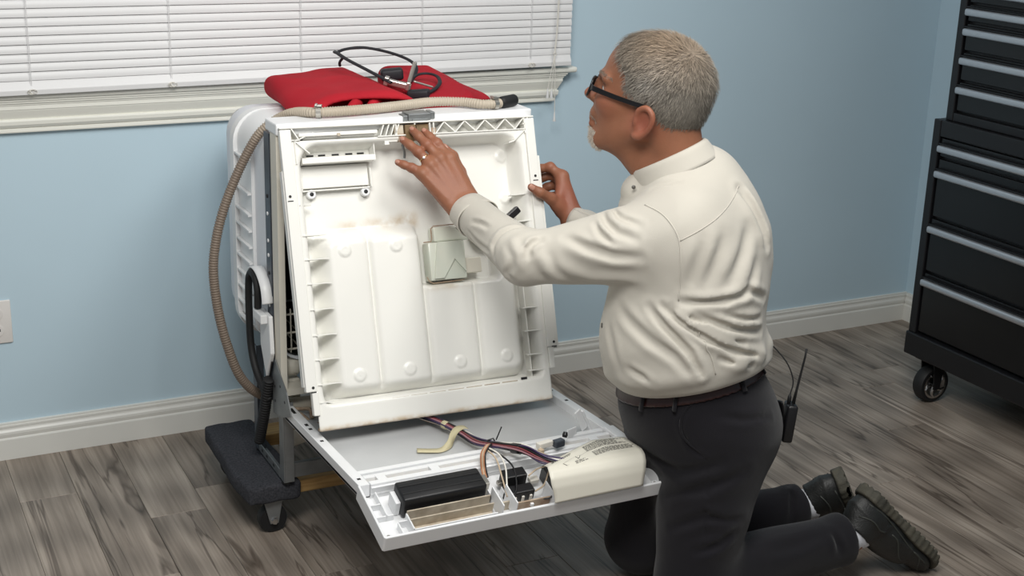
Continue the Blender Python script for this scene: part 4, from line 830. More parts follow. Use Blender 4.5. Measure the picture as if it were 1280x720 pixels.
obj('buckle', merge(bm_obox((1.380, -0.57, 1.142), ((0.85, -0.45, -0.2), (0.45, 0.89, 0), (0.2, -0.1, 0.97)), (0.034, 0.011, 0.008), 0.003), bm_obox((1.352, -0.555, 1.150), ((0.85, -0.45, -0.2), (0.45, 0.89, 0), (0.2, -0.1, 0.97)), (0.006, 0.016, 0.011), 0.002), bm_obox((1.403, -0.58, 1.138), ((0.85, -0.45, -0.2), (0.45, 0.89, 0), (0.2, -0.1, 0.97)), (0.005, 0.015, 0.011), 0.002)), 'steel', sb_)
obj('buckle_lever', bm_obox((1.425, -0.555, 1.170), ((0.35, 0.1, 0.93), (-0.2, 0.97, 0), (-0.93, -0.2, 0.35)), (0.028, 0.007, 0.003), 0.002), 'steel', sb_)
obj('buckle_lever', bm_obox((1.445, -0.585, 1.141), ((0.95, -0.05, -0.3), (0.1, 0.98, 0), (0.3, 0, 0.95)), (0.028, 0.006, 0.0025), 0.002), 'steel', sb_)
# ------------------------------------------------------------------ the kneeling repairman: shapes
A3 = lambda *v: np.array(v, np.float32)
class Blend:
    """smooth union of primitives; far ones are skipped for each batch of points"""
    def __init__(s, k): s.k = k; s.items = []
    def add(s, fn, c, r, k=None): s.items.append((fn, np.array(c, np.float32), r, k or s.k)); return s
    def cone(s, a, b, ra, rb, k=None):
        a = np.array(a, float); b = np.array(b, float); return s.add(lambda p: cone(p, a, b, ra, rb), (a + b) / 2, np.linalg.norm(b - a) / 2 + max(ra, rb), k)
    def ell(s, c, r, R=None, k=None): return s.add(lambda p: ellip(p, c, r, R), c, max(r), k)
    def chain(s, pts, rad, k=None):
        for i in range(len(pts) - 1): s.cone(pts[i], pts[i + 1], rad[i], rad[i + 1], k)
        return s
    def __call__(s, p):
        lo = p.min(0); hi = p.max(0); d = None
        for fn, c, r, k in s.items:
            if d is not None or True:
                g = np.linalg.norm(np.maximum(np.maximum(lo - c, c - hi), 0)) - r
                if g > 0.07 + k: continue
            v = fn(p); d = v if d is None else smin(d, v, k)
        return d if d is not None else np.full(len(p), 0.5, np.float32)
# head frame: forward, left, up
HO = np.array((1.706, -1.32, 1.235)); HF = np.array((-0.63884, 0.72452, 0.25882)); HL = np.array((-0.75007, -0.66138, 0.0)); HT = np.array((0.17118, -0.19413, 0.96595))
HR = np.stack([HF, HL, HT], 1)
def H(a, b, c): return HO + HF * a + HL * b + HT * c
# joints
SL = A3(1.700, -1.465, 0.968); EL = A3(1.402, -1.275, 0.858); WLj = A3(1.396, -0.975, 0.898)
SR = A3(1.835, -1.265, 0.945); ER = A3(1.84, -1.13, 0.74); WRj = A3(1.742, -0.905, 0.815)
NB = A3(1.752, -1.362, 1.030)
fc = np.array((-0.75, 0.66, 0.0)); fc /= np.linalg.norm(fc); lc = np.array((-fc[1], fc[0], 0.0))
CR = np.stack([fc, lc, np.array((0, 0, 1.0))], 1)
def belt_h(x, y): return 0.580 + 0.20 * (-1.43 - y) + 0.17 * (x - 1.70)
def belt_z(p): return p[:, 2] - belt_h(p[:, 0], p[:, 1])
def shirt_base():
    B = Blend(0.05)
    B.ell((1.744, -1.43, 0.665), (0.194, 0.190, 0.175)); B.ell((1.762, -1.415, 0.80), (0.180, 0.190, 0.17))
    B.ell((1.775, -1.40, 0.90), (0.150, 0.190, 0.16), CR); B.ell((1.825, -1.43, 0.885), (0.120, 0.13, 0.15), CR)
    B.ell((1.808, -1.385, 1.018), (0.085, 0.095, 0.092), None, 0.045); B.cone((1.684, -1.318, 0.965), (1.674, -1.314, 0.998), 0.060, 0.042, 0.03)
    B.ell((1.798, -1.43, 0.605), (0.170, 0.168, 0.10))
    B.cone(SL + A3(0.02, 0.02, -0.005), SR + A3(-0.01, -0.02, 0.0), 0.086, 0.078); B.cone((1.80, -1.385, 0.965), NB + A3(0.0, 0, 0.0), 0.105, 0.078)
    B.cone(SL + A3(0.0, 0.0, -0.045), EL + A3(0.012, -0.004, -0.004), 0.106, 0.058, 0.035)
    B.cone(EL, WLj + (EL - WLj) * 0.10, 0.060, 0.047, 0.03)
    B.cone(SR, ER, 0.078, 0.07, 0.04); B.cone(ER, WRj + (ER - WRj) * 0.12, 0.066, 0.048, 0.03)
    return B
def trouser_base():
    B = Blend(0.05)
    B.ell((1.788, -1.43, 0.51), (0.178, 0.178, 0.17)); B.ell((1.862, -1.455, 0.44), (0.135, 0.14, 0.13)); B.ell((1.85, -1.37, 0.44), (0.13, 0.12, 0.12))
    B.cone((1.815, -1.495, 0.44), (1.742, -1.548, 0.105), 0.138, 0.090); B.cone((1.80, -1.37, 0.44), (1.738, -1.315, 0.10), 0.128, 0.088)
    B.cone((1.748, -1.548, 0.095), (2.165, -1.572, 0.125), 0.086, 0.062, 0.03); B.cone((1.748, -1.315, 0.09), (2.165, -1.388, 0.125), 0.084, 0.060, 0.03)
    B.cone((2.165, -1.572, 0.125), (2.20, -1.574, 0.127), 0.062, 0.059, 0.02); B.cone((2.165, -1.388, 0.125), (2.19, -1.39, 0.127), 0.060, 0.058, 0.02)
    return B
SHIRT0 = shirt_base(); TROU0 = trouser_base()
# left-hand and right-hand joints: finger chains from knuckle to tip
LH = dict(pinky=[(1.3064, -0.9072, 0.980), (1.2836, -0.8957, 0.9932), (1.2671, -0.8845, 1.000), (1.2555, -0.8741, 1.0047)],
          ring=[(1.3292, -0.9032, 0.9994), (1.3057, -0.8817, 1.0294), (1.291, -0.8616, 1.0436), (1.2807, -0.8454, 1.053)],
          middle=[(1.3556, -0.9012, 1.0131), (1.3303, -0.8771, 1.0444), (1.3176, -0.8537, 1.0623), (1.3112, -0.8330, 1.0727)],
          index=[(1.3827, -0.8985, 1.0106), (1.3596, -0.8713, 1.0449), (1.3485, -0.8518, 1.0579), (1.3424, -0.8357, 1.0672)],
          thumb=[(1.415, -0.9296, 0.9294), (1.4162, -0.8885, 0.9715), (1.4051, -0.868, 1.0088), (1.3897, -0.8529, 1.0271)])
RH = dict(index=[(1.7261, -0.8534, 0.9273), (1.7040, -0.8296, 0.9500), (1.6840, -0.8135, 0.9440), (1.6640, -0.8080, 0.9320)],
          middle=[(1.7345, -0.8420, 0.9120), (1.7200, -0.8080, 0.9230), (1.7000, -0.7985, 0.9150), (1.6780, -0.8010, 0.9050)],
          ring=[(1.7420, -0.8380, 0.8930), (1.7330, -0.8060, 0.8950), (1.7130, -0.7980, 0.8880), (1.6900, -0.8040, 0.8830)],
          pinky=[(1.7480, -0.8400, 0.8730), (1.7430, -0.8140, 0.8690), (1.7270, -0.8050, 0.8640), (1.7090, -0.8080, 0.8610)],
          thumb=[(1.7089, -0.8961, 0.8483), (1.6700, -0.9010, 0.8850), (1.6360, -0.9060, 0.9040), (1.6130, -0.8990, 0.9190)])
def body_fn():
    B = Blend(0.022)
    # skull and face
    B.ell(H(0.004, 0, 0.022), (0.126, 0.081, 0.101), HR); B.ell(H(0.052, 0, -0.055), (0.080, 0.066, 0.105), HR, 0.03)
    for s in (1, -1):
        B.cone(H(-0.005, 0.060 * s, -0.085), H(0.080, 0.022 * s, -0.148), 0.026, 0.022, 0.03)
        B.ell(H(0.086, 0.040 * s, -0.058), (0.034, 0.026, 0.026), HR, 0.02)                   # cheek
        B.cone(H(0.128, 0.012 * s, -0.008), H(0.108, 0.052 * s, -0.006), 0.0095, 0.009, 0.015)  # brow
        B.ell(H(0.134, 0.0125 * s, -0.069), (0.010, 0.008, 0.008), HR, 0.008)                 # nostril wing
        # ear: rim, body and lobe
        ea = [H(0.008, 0.080 * s, -0.062), H(0.006, 0.086 * s, -0.040), H(-0.010, 0.092 * s, -0.027), H(-0.028, 0.096 * s, -0.036), H(-0.033, 0.096 * s, -0.056), H(-0.026, 0.093 * s, -0.078), H(-0.012, 0.088 * s, -0.095), H(0.001, 0.083 * s, -0.098)]
        ea = catmull(ea, 3); B.chain(ea, list(np.interp(np.linspace(0, 7, len(ea)), range(8), [0.0055, 0.0062, 0.006, 0.006, 0.0055, 0.006, 0.008, 0.0065])), 0.004)
        B.ell(H(-0.012, 0.083 * s, -0.062), (0.022, 0.007, 0.032), HR, 0.008); B.ell(H(0.006, 0.084 * s, -0.066), (0.006, 0.006, 0.009), HR, 0.006)
    B.ell(H(0.094, 0, -0.146), (0.026, 0.028, 0.024), HR, 0.02)                               # chin
    B.cone(H(0.132, 0, -0.022), H(0.148, 0, -0.062), 0.0085, 0.0115, 0.012); B.ell(H(0.149, 0, -0.064), (0.0125, 0.012, 0.0105), HR, 0.01)
    B.ell(H(0.118, 0, -0.098), (0.0165, 0.030, 0.016), HR, 0.012)                             # upper lip mound
    B.cone(H(0.123, -0.016, -0.1115), H(0.123, 0.016, -0.1115), 0.0075, 0.0075, 0.005); B.cone(H(0.119, -0.015, -0.1245), H(0.119, 0.015, -0.1245), 0.0085, 0.0085, 0.005)
    # neck and a slim trunk inside the clothes
    B.cone(H(-0.048, 0, -0.05), NB, 0.064, 0.066, 0.03); B.cone(H(0.025, 0, -0.135), NB + A3(-0.03, 0.03, 0.0), 0.046, 0.05, 0.03)
    B.cone(NB, (1.80, -1.41, 0.80), 0.08, 0.10); B.cone((1.80, -1.41, 0.80), (1.79, -1.43, 0.52), 0.10, 0.10)
    B.cone(NB, SL, 0.06, 0.05); B.cone(NB, SR, 0.06, 0.05); B.cone(SL, EL, 0.05, 0.042); B.cone(SR, ER, 0.05, 0.042)
    B.cone(EL, WLj, 0.042, 0.032); B.cone(ER, WRj, 0.042, 0.032)
    for a, b, c in (((1.82, -1.50, 0.46), (1.742, -1.548, 0.105), (2.20, -1.574, 0.127)), ((1.80, -1.37, 0.46), (1.738, -1.315, 0.10), (2.19, -1.39, 0.127))):
        B.cone(a, b, 0.08, 0.055); B.cone(b, c, 0.055, 0.038)
    # hands
    for Hd, W_, names in ((LH, WLj, ('pinky', 'ring', 'middle', 'index')), (RH, WRj, ('pinky', 'ring', 'middle', 'index'))):
        for i, n in enumerate(names):
            ch = [np.array(q) for q in Hd[n]]; m = 0.88 if n == 'pinky' else 1.0
            B.chain(ch, [0.0132 * m, 0.0120 * m, 0.0110 * m, 0.0095 * m], 0.006)
            for kq, rr_ in ((ch[1], 0.0130 * m),): B.ell(kq, (rr_, rr_, rr_), None, 0.005)
        k0 = np.array(Hd['pinky'][0]); k3 = np.array(Hd['index'][0]); ax = (k3 - k0) / np.linalg.norm(k3 - k0)
        for i, n in enumerate(names):
            mc = np.array(Hd[n][0]); wr = np.array(W_) + ax * (-0.022 + 0.0147 * i); B.cone(mc, wr, 0.0158, 0.0225, 0.014)
            bkd = np.array((-0.25, -0.9, 0.35)) if Hd is LH else np.array((0.75, -0.3, 0.5)); B.cone(mc + bkd * 0.0125, mc * 0.35 + wr * 0.65 + bkd * 0.0165, 0.0042, 0.0030, 0.006); B.ell(mc + bkd * 0.006, (0.0115, 0.0115, 0.0115), None, 0.008)
        t = [np.array(q) for q in Hd['thumb']]; wr = np.array(W_) + ax * 0.016
        B.cone(wr, t[0], 0.020, 0.020, 0.015); B.chain(t, [0.0195, 0.0145, 0.0125, 0.0098], 0.008); B.cone(t[0] * 0.6 + t[1] * 0.4, k3, 0.013, 0.012, 0.014)
        B.cone(np.array(W_), np.array(W_) + (np.array(W_) - np.array(EL if Hd is LH else ER)) * -0.15, 0.031, 0.032, 0.02)
    eyes = [H(0.119, s * 0.032, -0.030) for s in (1, -1)]; mouth = (H(0.134, -0.018, -0.1180), H(0.134, 0.018, -0.1180))
    concha = [H(-0.010, s * 0.0945, -0.060) for s in (1, -1)]
    def fn(p):
        d = B(p)
        if np.linalg.norm((p - HO), axis=1).min() < 0.3:
            for e in eyes: d = smax(d, -(np.linalg.norm(p - e, axis=1) - 0.0165), 0.012)
            d = smax(d, -cone(p, mouth[0], mouth[1], 0.0022, 0.0022), 0.004)
            for c in concha: d = smax(d, -ellip(p, c, (0.013, 0.0085, 0.020), HR), 0.005)
        return d
    return fn
SHIRT_FOLDS = [([(1.342, -1.244, 0.859), (1.346, -1.234, 0.883), (1.364, -1.238, 0.908), (1.391, -1.245, 0.921), (1.413, -1.25, 0.922)], 0.008, 0.007), ([(1.383, -1.335, 0.878), (1.384, -1.328, 0.893), (1.397, -1.325, 0.905), (1.416, -1.327, 0.913)], 0.009, 0.006), ([(1.574, -1.494, 0.9), (1.531, -1.457, 0.898), (1.488, -1.414, 0.909), (1.457, -1.366, 0.923)], 0.007, 0.009), ([(1.405, -1.346, 0.884), (1.419, -1.357, 0.849), (1.453, -1.363, 0.822)], -0.006, 0.01), ([(1.551, -1.364, 0.971), (1.534, -1.412, 0.961), (1.542, -1.447, 0.947), (1.569, -1.482, 0.939)], 0.006, 0.007), ([(1.517, -1.391, 0.957), (1.515, -1.421, 0.94), (1.529, -1.449, 0.923)], 0.005, 0.006), ([(1.573, -1.368, 0.978), (1.56, -1.424, 0.974), (1.582, -1.474, 0.967)], 0.005, 0.006), ([(1.352, -1.101, 0.903), (1.356, -1.136, 0.908), (1.359, -1.177, 0.908)], 0.005, 0.005), ([(1.347, -1.089, 0.879), (1.347, -1.145, 0.864), (1.344, -1.22, 0.86)], 0.005, 0.005), ([(1.352, -1.314, 0.855), (1.349, -1.298, 0.832), (1.36, -1.301, 0.816)], 0.004, 0.007), ([(1.426, -1.366, 0.865), (1.504, -1.411, 0.836), (1.585, -1.483, 0.84)], -0.004, 0.012), ([(1.364, -1.287, 0.906), (1.364, -1.321, 0.882), (1.365, -1.328, 0.852)], -0.005, 0.008), ([(1.597, -1.507, 0.787), (1.609, -1.536, 0.764), (1.626, -1.564, 0.738), (1.655, -1.595, 0.699), (1.68, -1.609, 0.65)], 0.009, 0.0075), ([(1.615, -1.533, 0.794), (1.646, -1.572, 0.764), (1.693, -1.604, 0.731), (1.764, -1.617, 0.695), (1.845, -1.596, 0.667)], 0.01, 0.007), ([(1.628, -1.547, 0.799), (1.66, -1.579, 0.774), (1.719, -1.608, 0.74), (1.786, -1.612, 0.708)], 0.007, 0.006), ([(1.667, -1.583, 0.781), (1.736, -1.609, 0.755), (1.804, -1.604, 0.737), (1.847, -1.587, 0.724)], 0.009, 0.008), ([(1.736, -1.606, 0.778), (1.784, -1.606, 0.765), (1.844, -1.586, 0.754)], 0.006, 0.007), ([(1.571, -1.425, 0.764), (1.572, -1.473, 0.745), (1.591, -1.533, 0.717), (1.628, -1.58, 0.691), (1.665, -1.603, 0.646)], 0.006, 0.01), ([(1.562, -1.491, 0.642), (1.58, -1.525, 0.632), (1.601, -1.549, 0.619)], 0.005, 0.007), ([(1.72, -1.617, 0.687), (1.763, -1.619, 0.668), (1.814, -1.611, 0.656)], 0.006, 0.006), ([(1.824, -1.499, 1.035), (1.842, -1.525, 0.996), (1.859, -1.544, 0.953), (1.869, -1.554, 0.912)], 0.012, 0.009), ([(1.814, -1.555, 0.962), (1.79, -1.577, 0.919), (1.744, -1.598, 0.851)], 0.006, 0.012), ([(1.647, -1.563, 0.809), (1.735, -1.602, 0.816), (1.801, -1.598, 0.827), (1.856, -1.577, 0.799)], 0.009, 0.008), ([(1.685, -1.572, 0.95), (1.671, -1.575, 0.898), (1.659, -1.569, 0.843)], 0.004, 0.012), ([(1.738, -1.57, 0.962), (1.712, -1.584, 0.905), (1.686, -1.584, 0.844)], 0.004, 0.012), ([(1.65, -1.408, 1.029), (1.672, -1.438, 1.048), (1.691, -1.457, 1.055)], 0.003, 0.006), ([(1.824, -1.58, 0.883), (1.808, -1.592, 0.851), (1.77, -1.604, 0.818)], 0.005, 0.01), ([(1.564, -1.391, 0.724), (1.551, -1.435, 0.682), (1.556, -1.466, 0.634)], 0.003, 0.01)]
TROUSER_FOLDS = [([(1.689, -1.567, 0.564), (1.666, -1.56, 0.516), (1.685, -1.576, 0.46), (1.72, -1.602, 0.435)], 0.004, 0.004), ([(1.645, -1.433, 0.408), (1.68, -1.553, 0.391), (1.744, -1.617, 0.427)], 0.005, 0.012), ([(1.668, -1.512, 0.314), (1.715, -1.602, 0.366), (1.801, -1.633, 0.404)], 0.006, 0.012), ([(1.668, -1.555, 0.252), (1.714, -1.612, 0.3), (1.802, -1.632, 0.281)], 0.006, 0.01), ([(1.743, -1.603, 0.54), (1.799, -1.618, 0.527), (1.881, -1.605, 0.518)], 0.004, 0.008), ([(1.699, -1.613, 0.211), (1.75, -1.634, 0.231), (1.787, -1.634, 0.254)], 0.006, 0.009), ([(1.911, -1.609, 0.163), (2.004, -1.611, 0.166), (2.08, -1.606, 0.173)], 0.004, 0.012), ([(1.72, -1.602, 0.435), (1.722, -1.61, 0.348), (1.714, -1.62, 0.232)], 0.003, 0.005), ([(2.105, -1.606, 0.174), (2.113, -1.633, 0.132)], 0.005, 0.008), ([(2.159, -1.359, 0.184), (2.126, -1.421, 0.172), (2.11, -1.442, 0.128)], 0.005, 0.008)]
SEAMS = [[(1.612, -1.442, 1.003), (1.621, -1.493, 0.997), (1.63, -1.53, 0.975), (1.636, -1.55, 0.945), (1.64, -1.557, 0.896), (1.642, -1.556, 0.85), (1.64, -1.557, 0.812)], [(1.638, -1.551, 0.947), (1.679, -1.563, 0.97), (1.728, -1.556, 0.992), (1.783, -1.526, 1.016), (1.825, -1.494, 1.041)], [(1.645, -1.564, 0.797), (1.664, -1.584, 0.764), (1.684, -1.602, 0.724), (1.701, -1.614, 0.685), (1.711, -1.617, 0.65)]]
BUTTONS = [(1.642, -1.337, 1.015)]
POCKET = [(1.69, -1.566, 0.567), (1.669, -1.56, 0.535), (1.668, -1.563, 0.497), (1.684, -1.577, 0.47), (1.718, -1.601, 0.441)]
def fold_disp(folds):
    F_ = []
    for P, a, s in folds:
        P = np.array(P, np.float32); L_ = np.r_[0, np.cumsum(np.linalg.norm(np.diff(P, axis=0), axis=1))]; F_.append((P, L_ / L_[-1], a, s, P.min(0) - 4 * s, P.max(0) + 4 * s))
    def fn(p):
        out = np.zeros(len(p), np.float32); lo = p.min(0); hi = p.max(0)
        for P, T, a, s, l, h in F_:
            if (lo > h).any() or (hi < l).any(): continue
            m = ((p > l) & (p < h)).all(1)
            if not m.any(): continue
            q = p[m]; best = np.full(len(q), 9.0, np.float32); tt = np.zeros(len(q), np.float32)
            for i in range(len(P) - 1):
                ab = P[i + 1] - P[i]; t = np.clip(((q - P[i]) @ ab) / (ab @ ab), 0, 1); d = np.linalg.norm(q - P[i] - t[:, None] * ab, axis=1)
                c = d < best; best = np.where(c, d, best); tt = np.where(c, T[i] + t * (T[i + 1] - T[i]), tt)
            w = np.sqrt(np.clip(np.sin(np.pi * np.clip(tt, 0.02, 0.98)), 0, 1))
            out[m] += w * 1.35 * a * (np.exp(-(best / s) ** 2) - 0.55 * np.exp(-((best - 2.1 * s) / (1.1 * s)) ** 2))
        return np.clip(out, -0.007, 0.0095)
    return fn
_sf = fold_disp(SHIRT_FOLDS); _tf = fold_disp(TROUSER_FOLDS)
def shirt_fn(p):
    d = SHIRT0(p) + _sf(p)
    n = 0.0016 * np.sin(p[:, 0] * 37 + 2 * np.sin(p[:, 2] * 23)) * np.sin(p[:, 1] * 31 + p[:, 2] * 29)
    d = d + n
    # blousing over the belt, then tucked in
    b = belt_z(p); d = d - (0.005 + 0.004 * np.sin(p[:, 0] * 60 + p[:, 1] * 45)) * np.exp(-((b - 0.032) / 0.022) ** 2) * (np.abs(p[:, 1] + 1.43) < 0.3); return smax(d, -(b + 0.016), 0.018)
def trouser_fn(p):
    d = TROU0(p) + _tf(p) + 0.0012 * np.sin(p[:, 0] * 33 + 2 * np.sin(p[:, 2] * 21)) * np.sin(p[:, 1] * 29 + p[:, 2] * 25)
    d = np.maximum(d, belt_z(p) + 0.003)
    d = smax(d, p[:, 0] - 2.172, 0.004); d = np.maximum(d, 0.0015 - p[:, 2]); return d
def skin_mat():
    m = pm('skin', (142, 95, 71), 0.48, var=0.06, vscale=30, bump=0.12, bscale=260, sss=0.12, spec=0.35); nt = m.node_tree; N = nt.nodes; L = nt.links; b = N['Principled BSDF']
    src = b.inputs['Base Color'].links[0].from_socket; at = N.new('ShaderNodeAttribute'); at.attribute_name = 'flush'; mx = N.new('ShaderNodeMix'); mx.data_type = 'RGBA'
    L.new(at.outputs['Fac'], mx.inputs[0]); L.new(src, mx.inputs[6]); mx.inputs[7].default_value = (*lin((146, 74, 62)), 1); L.new(mx.outputs[2], b.inputs['Base Color'])
skin_mat()
def cloth_mat(name, rgb, rgb2, rough):
    m = pm(name, rgb, rough, rgb2=rgb2, vscale=5, bump=0.25, bscale=900, spec=0.25); nt = m.node_tree; N = nt.nodes; L = nt.links; b = N['Principled BSDF']
    b.inputs['Sheen Weight'].default_value = 0.15
cloth_mat('shirt_cloth', (197, 192, 181), (190, 185, 174), 0.62)
cloth_mat('trouser_cloth', (22, 20, 26), (18, 17, 21), 0.85)
pm('belt_leather', (58, 30, 28), 0.35, rgb2=(40, 22, 22), vscale=12, bump=0.1, bscale=300)
pm('shoe_black', (28, 29, 28), 0.5, var=0.2, vscale=30, bump=0.25, bscale=240)
pm('shoe_trim', (52, 54, 50), 0.6, var=0.1)
pm('shoe_sole', (58, 57, 50), 0.75, rgb2=(84, 80, 68), vscale=25, bump=0.3, bscale=200)
pm('sock', (212, 214, 220), 0.85, var=0.03, bump=0.3, bscale=600)
pm('eye_white', (225, 220, 214), 0.2); pm('iris', (70, 84, 92), 0.2); pm('gold', (222, 200, 150), 0.2, 1.0); pm('gem', (240, 240, 245), 0.05)
pm('nail', (178, 130, 112), 0.3); pm('button', (70, 66, 60), 0.4); pm('frame_black', (17, 17, 19), 0.3)
gm = bpy.data.materials.new('lens_glass'); gm.use_nodes = True; _b = gm.node_tree.nodes['Principled BSDF']; _b.inputs['Transmission Weight'].default_value = 1.0; _b.inputs['Roughness'].default_value = 0.0; _b.inputs['IOR'].default_value = 1.1; MATS['lens_glass'] = gm

man = thing('person', 'man in khaki shirt and dark trousers kneeling with both hands on the door liner', 'person', (1.79, -1.43, 0.0))
bf = body_fn()
body = sdf_obj('body', bf, (1.2, -1.68, 0.02), (2.26, -0.74, 1.40), 0.0028, 'skin', man, relax=1)
co = np.empty(len(body.data.vertices) * 3, np.float32); body.data.vertices.foreach_get('co', co); co = co.reshape(-1, 3) + np.array(WL[body.name], np.float32)
fl_ = np.zeros(len(co), np.float32)
for c, r_, w in [(H(-0.014, s * 0.09, -0.062), 0.04, 0.55) for s in (1, -1)] + [(H(0.148, 0, -0.062), 0.018, 0.5), (H(0.128, 0, -0.118), 0.017, 0.75), (H(0.09, 0.05, -0.06), 0.03, 0.35), (H(0.09, -0.05, -0.06), 0.03, 0.35)] + [(q, 0.016, 0.35) for hd in (LH, RH) for k in hd for q in (hd[k][1], hd[k][3])] + [((1.36, -0.93, 0.955), 0.05, 0.22), ((1.73, -0.88, 0.875), 0.06, 0.5)]:
    fl_ = np.maximum(fl_, w * np.exp(-(np.linalg.norm(co - np.array(c, np.float32), axis=1) / r_) ** 2))
at = body.data.attributes.new('flush', 'FLOAT', 'POINT'); at.data.foreach_set('value', fl_)
shirt = sdf_obj('shirt', shirt_fn, (1.30, -1.70, 0.48), (2.06, -0.88, 1.12), 0.0042, 'shirt_cloth', man, relax=1)
tro = sdf_obj('trousers', trouser_fn, (1.56, -1.70, -0.02), (2.28, -1.18, 0.70), 0.0052, 'trouser_cloth', man, relax=1)
# belt
def belt_fn(p):
    b = belt_z(p) + 0.020; return smax(np.abs(TROU0(p) - 0.002) - 0.0045, np.abs(b) - 0.0215, 0.003)
blt = sdf_obj('belt', belt_fn, (1.56, -1.68, 0.46), (2.04, -1.20, 0.70), 0.004, 'belt_leather', man, relax=1)
def surf_many(fn, c, d, r0=0.35):
    """march rays from outside towards the points c; where the surface is met"""
    c = np.atleast_2d(np.array(c, float)); d = np.atleast_2d(np.array(d, float)); d = d / np.linalg.norm(d, axis=1, keepdims=True); t = np.full(len(c), r0)
    for _ in range(50):
        s = fn((c + d * t[:, None]).astype(np.float32)); t = np.maximum(t - np.clip(s, -0.004, 0.03) * 0.9, 0.0)
    return c + d * t[:, None]
def surf(fn, c, dirv, r0=0.35): return surf_many(fn, [c], [dirv], r0)[0]
for ang in (196, 222, 278, 318):
    d = np.array((math.cos(math.radians(ang)), math.sin(math.radians(ang)), 0)); pts = []
    for dz in (-0.05, -0.036, -0.02, -0.004, 0.004):
        zc = 0.580 + dz; c = np.array((1.788, -1.43, zc)); p = surf(TROU0, c, d); c[2] = belt_h(p[0], p[1]) + dz; p = surf(TROU0, c, d); pts.append(p + d * 0.0095)
    obj('belt_loop', tube(catmull(pts, 3), 0.0062, 8, flat=(1.2, 0.5)), 'trouser_cloth', tro, smooth=True)
# seams on the shirt, pocket edge on the trousers
for k, sm in enumerate(SEAMS):
    pts = []
    for q in catmull(sm, 6):
        p = np.array(q); s = float(shirt_fn(p[None].astype(np.float32))[0]); e = 1e-3; g = np.array([float(shirt_fn((p + np.eye(3)[i] * e)[None].astype(np.float32))[0]) - s for i in range(3)]) / e; g /= max(np.linalg.norm(g), 1e-6); pts.append(p - g * s)
    obj('seam', tube(pts, 0.0017, 6), 'shirt_cloth', shirt, smooth=True)
obj('pocket_edge', tube(catmull(POCKET, 6), 0.0026, 6), 'trouser_cloth', tro, smooth=True)
# collar: a band that stands up and folds over, open at the front
nfh = np.array((-0.70, 0.714, 0.0)); na = np.array((0, 0, 1.0)) * math.cos(math.radians(27)) + nfh * math.sin(math.radians(27))
nf = nfh - na * (nfh @ na); nf /= np.linalg.norm(nf); nl = np.cross(na, nf)
cb = np.array(NB, float) + na * 0.008
def collar(u, v):
    th = math.radians(7 + 346 * u); fr = 0.5 + 0.5 * math.cos(th)                      # fr: 1 at the front
    prof = [(0.072, 0.010), (0.0735, 0.047), (0.077, 0.0545), (0.082, 0.049), (0.087, 0.030), (0.093, 0.008)]
    s = v * (len(prof) - 1); i = min(int(s), len(prof) - 2); t = s - i; r_ = prof[i][0] + (prof[i + 1][0] - prof[i][0]) * t; h_ = prof[i][1] + (prof[i + 1][1] - prof[i][1]) * t
    h_ += 0.004 * (1 - fr) - 0.008 * fr ** 4 * v - 0.030 * fr ** 8 * max(0, v - 0.45) * 2
    return cb + na * h_ + nf * (r_ + 0.008) * math.cos(th) * 1.06 + nl * r_ * math.sin(th) * 0.98
solidify(obj('collar', grid_mesh(49, 16, collar), 'shirt_cloth', shirt, smooth=True), 0.0022)
# cuffs
def cuff(W_, E_, off0, off1, r0, r1, hand):
    ax = np.array(E_, float) - np.array(W_, float); ax /= np.linalg.norm(ax); k0 = np.array(hand['pinky'][0]); k3 = np.array(hand['index'][0]); a = k3 - k0; a -= ax * (a @ ax); a /= np.linalg.norm(a); b = np.cross(ax, a)
    def fn(u, v):
        t = 2 * math.pi * u; r_ = r0 + (r1 - r0) * v + 0.0015 * math.sin(3 * t + 1) + 0.002 * (1 - v) * math.sin(2 * t)
        return np.array(W_, float) + ax * (off0 + (off1 - off0) * v + 0.004 * math.sin(t)) + a * r_ * 1.10 * math.cos(t) + b * r_ * 0.92 * math.sin(t)
    o = obj('cuff', grid_mesh(41, 8, fn), 'shirt_cloth', shirt, smooth=True); solidify(o, 0.0028); return fn
cl = cuff(WLj, EL, -0.004, 0.062, 0.0425, 0.050, LH); cr_ = cuff(WRj, ER, -0.002, 0.062, 0.0425, 0.0505, RH)
def button(p, n, r_=0.0048): obj('button', lathe([(r_, 0), (r_, 0.0015), (r_ * 0.7, 0.0022)], p, n, 14), 'button', shirt, smooth=True, autosmooth=40)
for q in BUTTONS: button(np.array(q) + np.array((-0.006, -0.016, 0.006)), (-0.45, -0.85, 0.3))
for uu in (0.60, 0.66):
    p = np.array(cl(uu, 0.35 if uu < 0.63 else 0.9)); c = np.array(WLj, float) + (np.array(EL, float) - np.array(WLj, float)) * 0.08; n = p - c; button(p + n / np.linalg.norm(n) * 0.002, tuple(n), 0.0042)
bfp = surf(shirt_fn, (1.745, -1.43, 0.70), (-0.92, 0.36, 0)); button(bfp, (-0.92, 0.36, 0), 0.006)
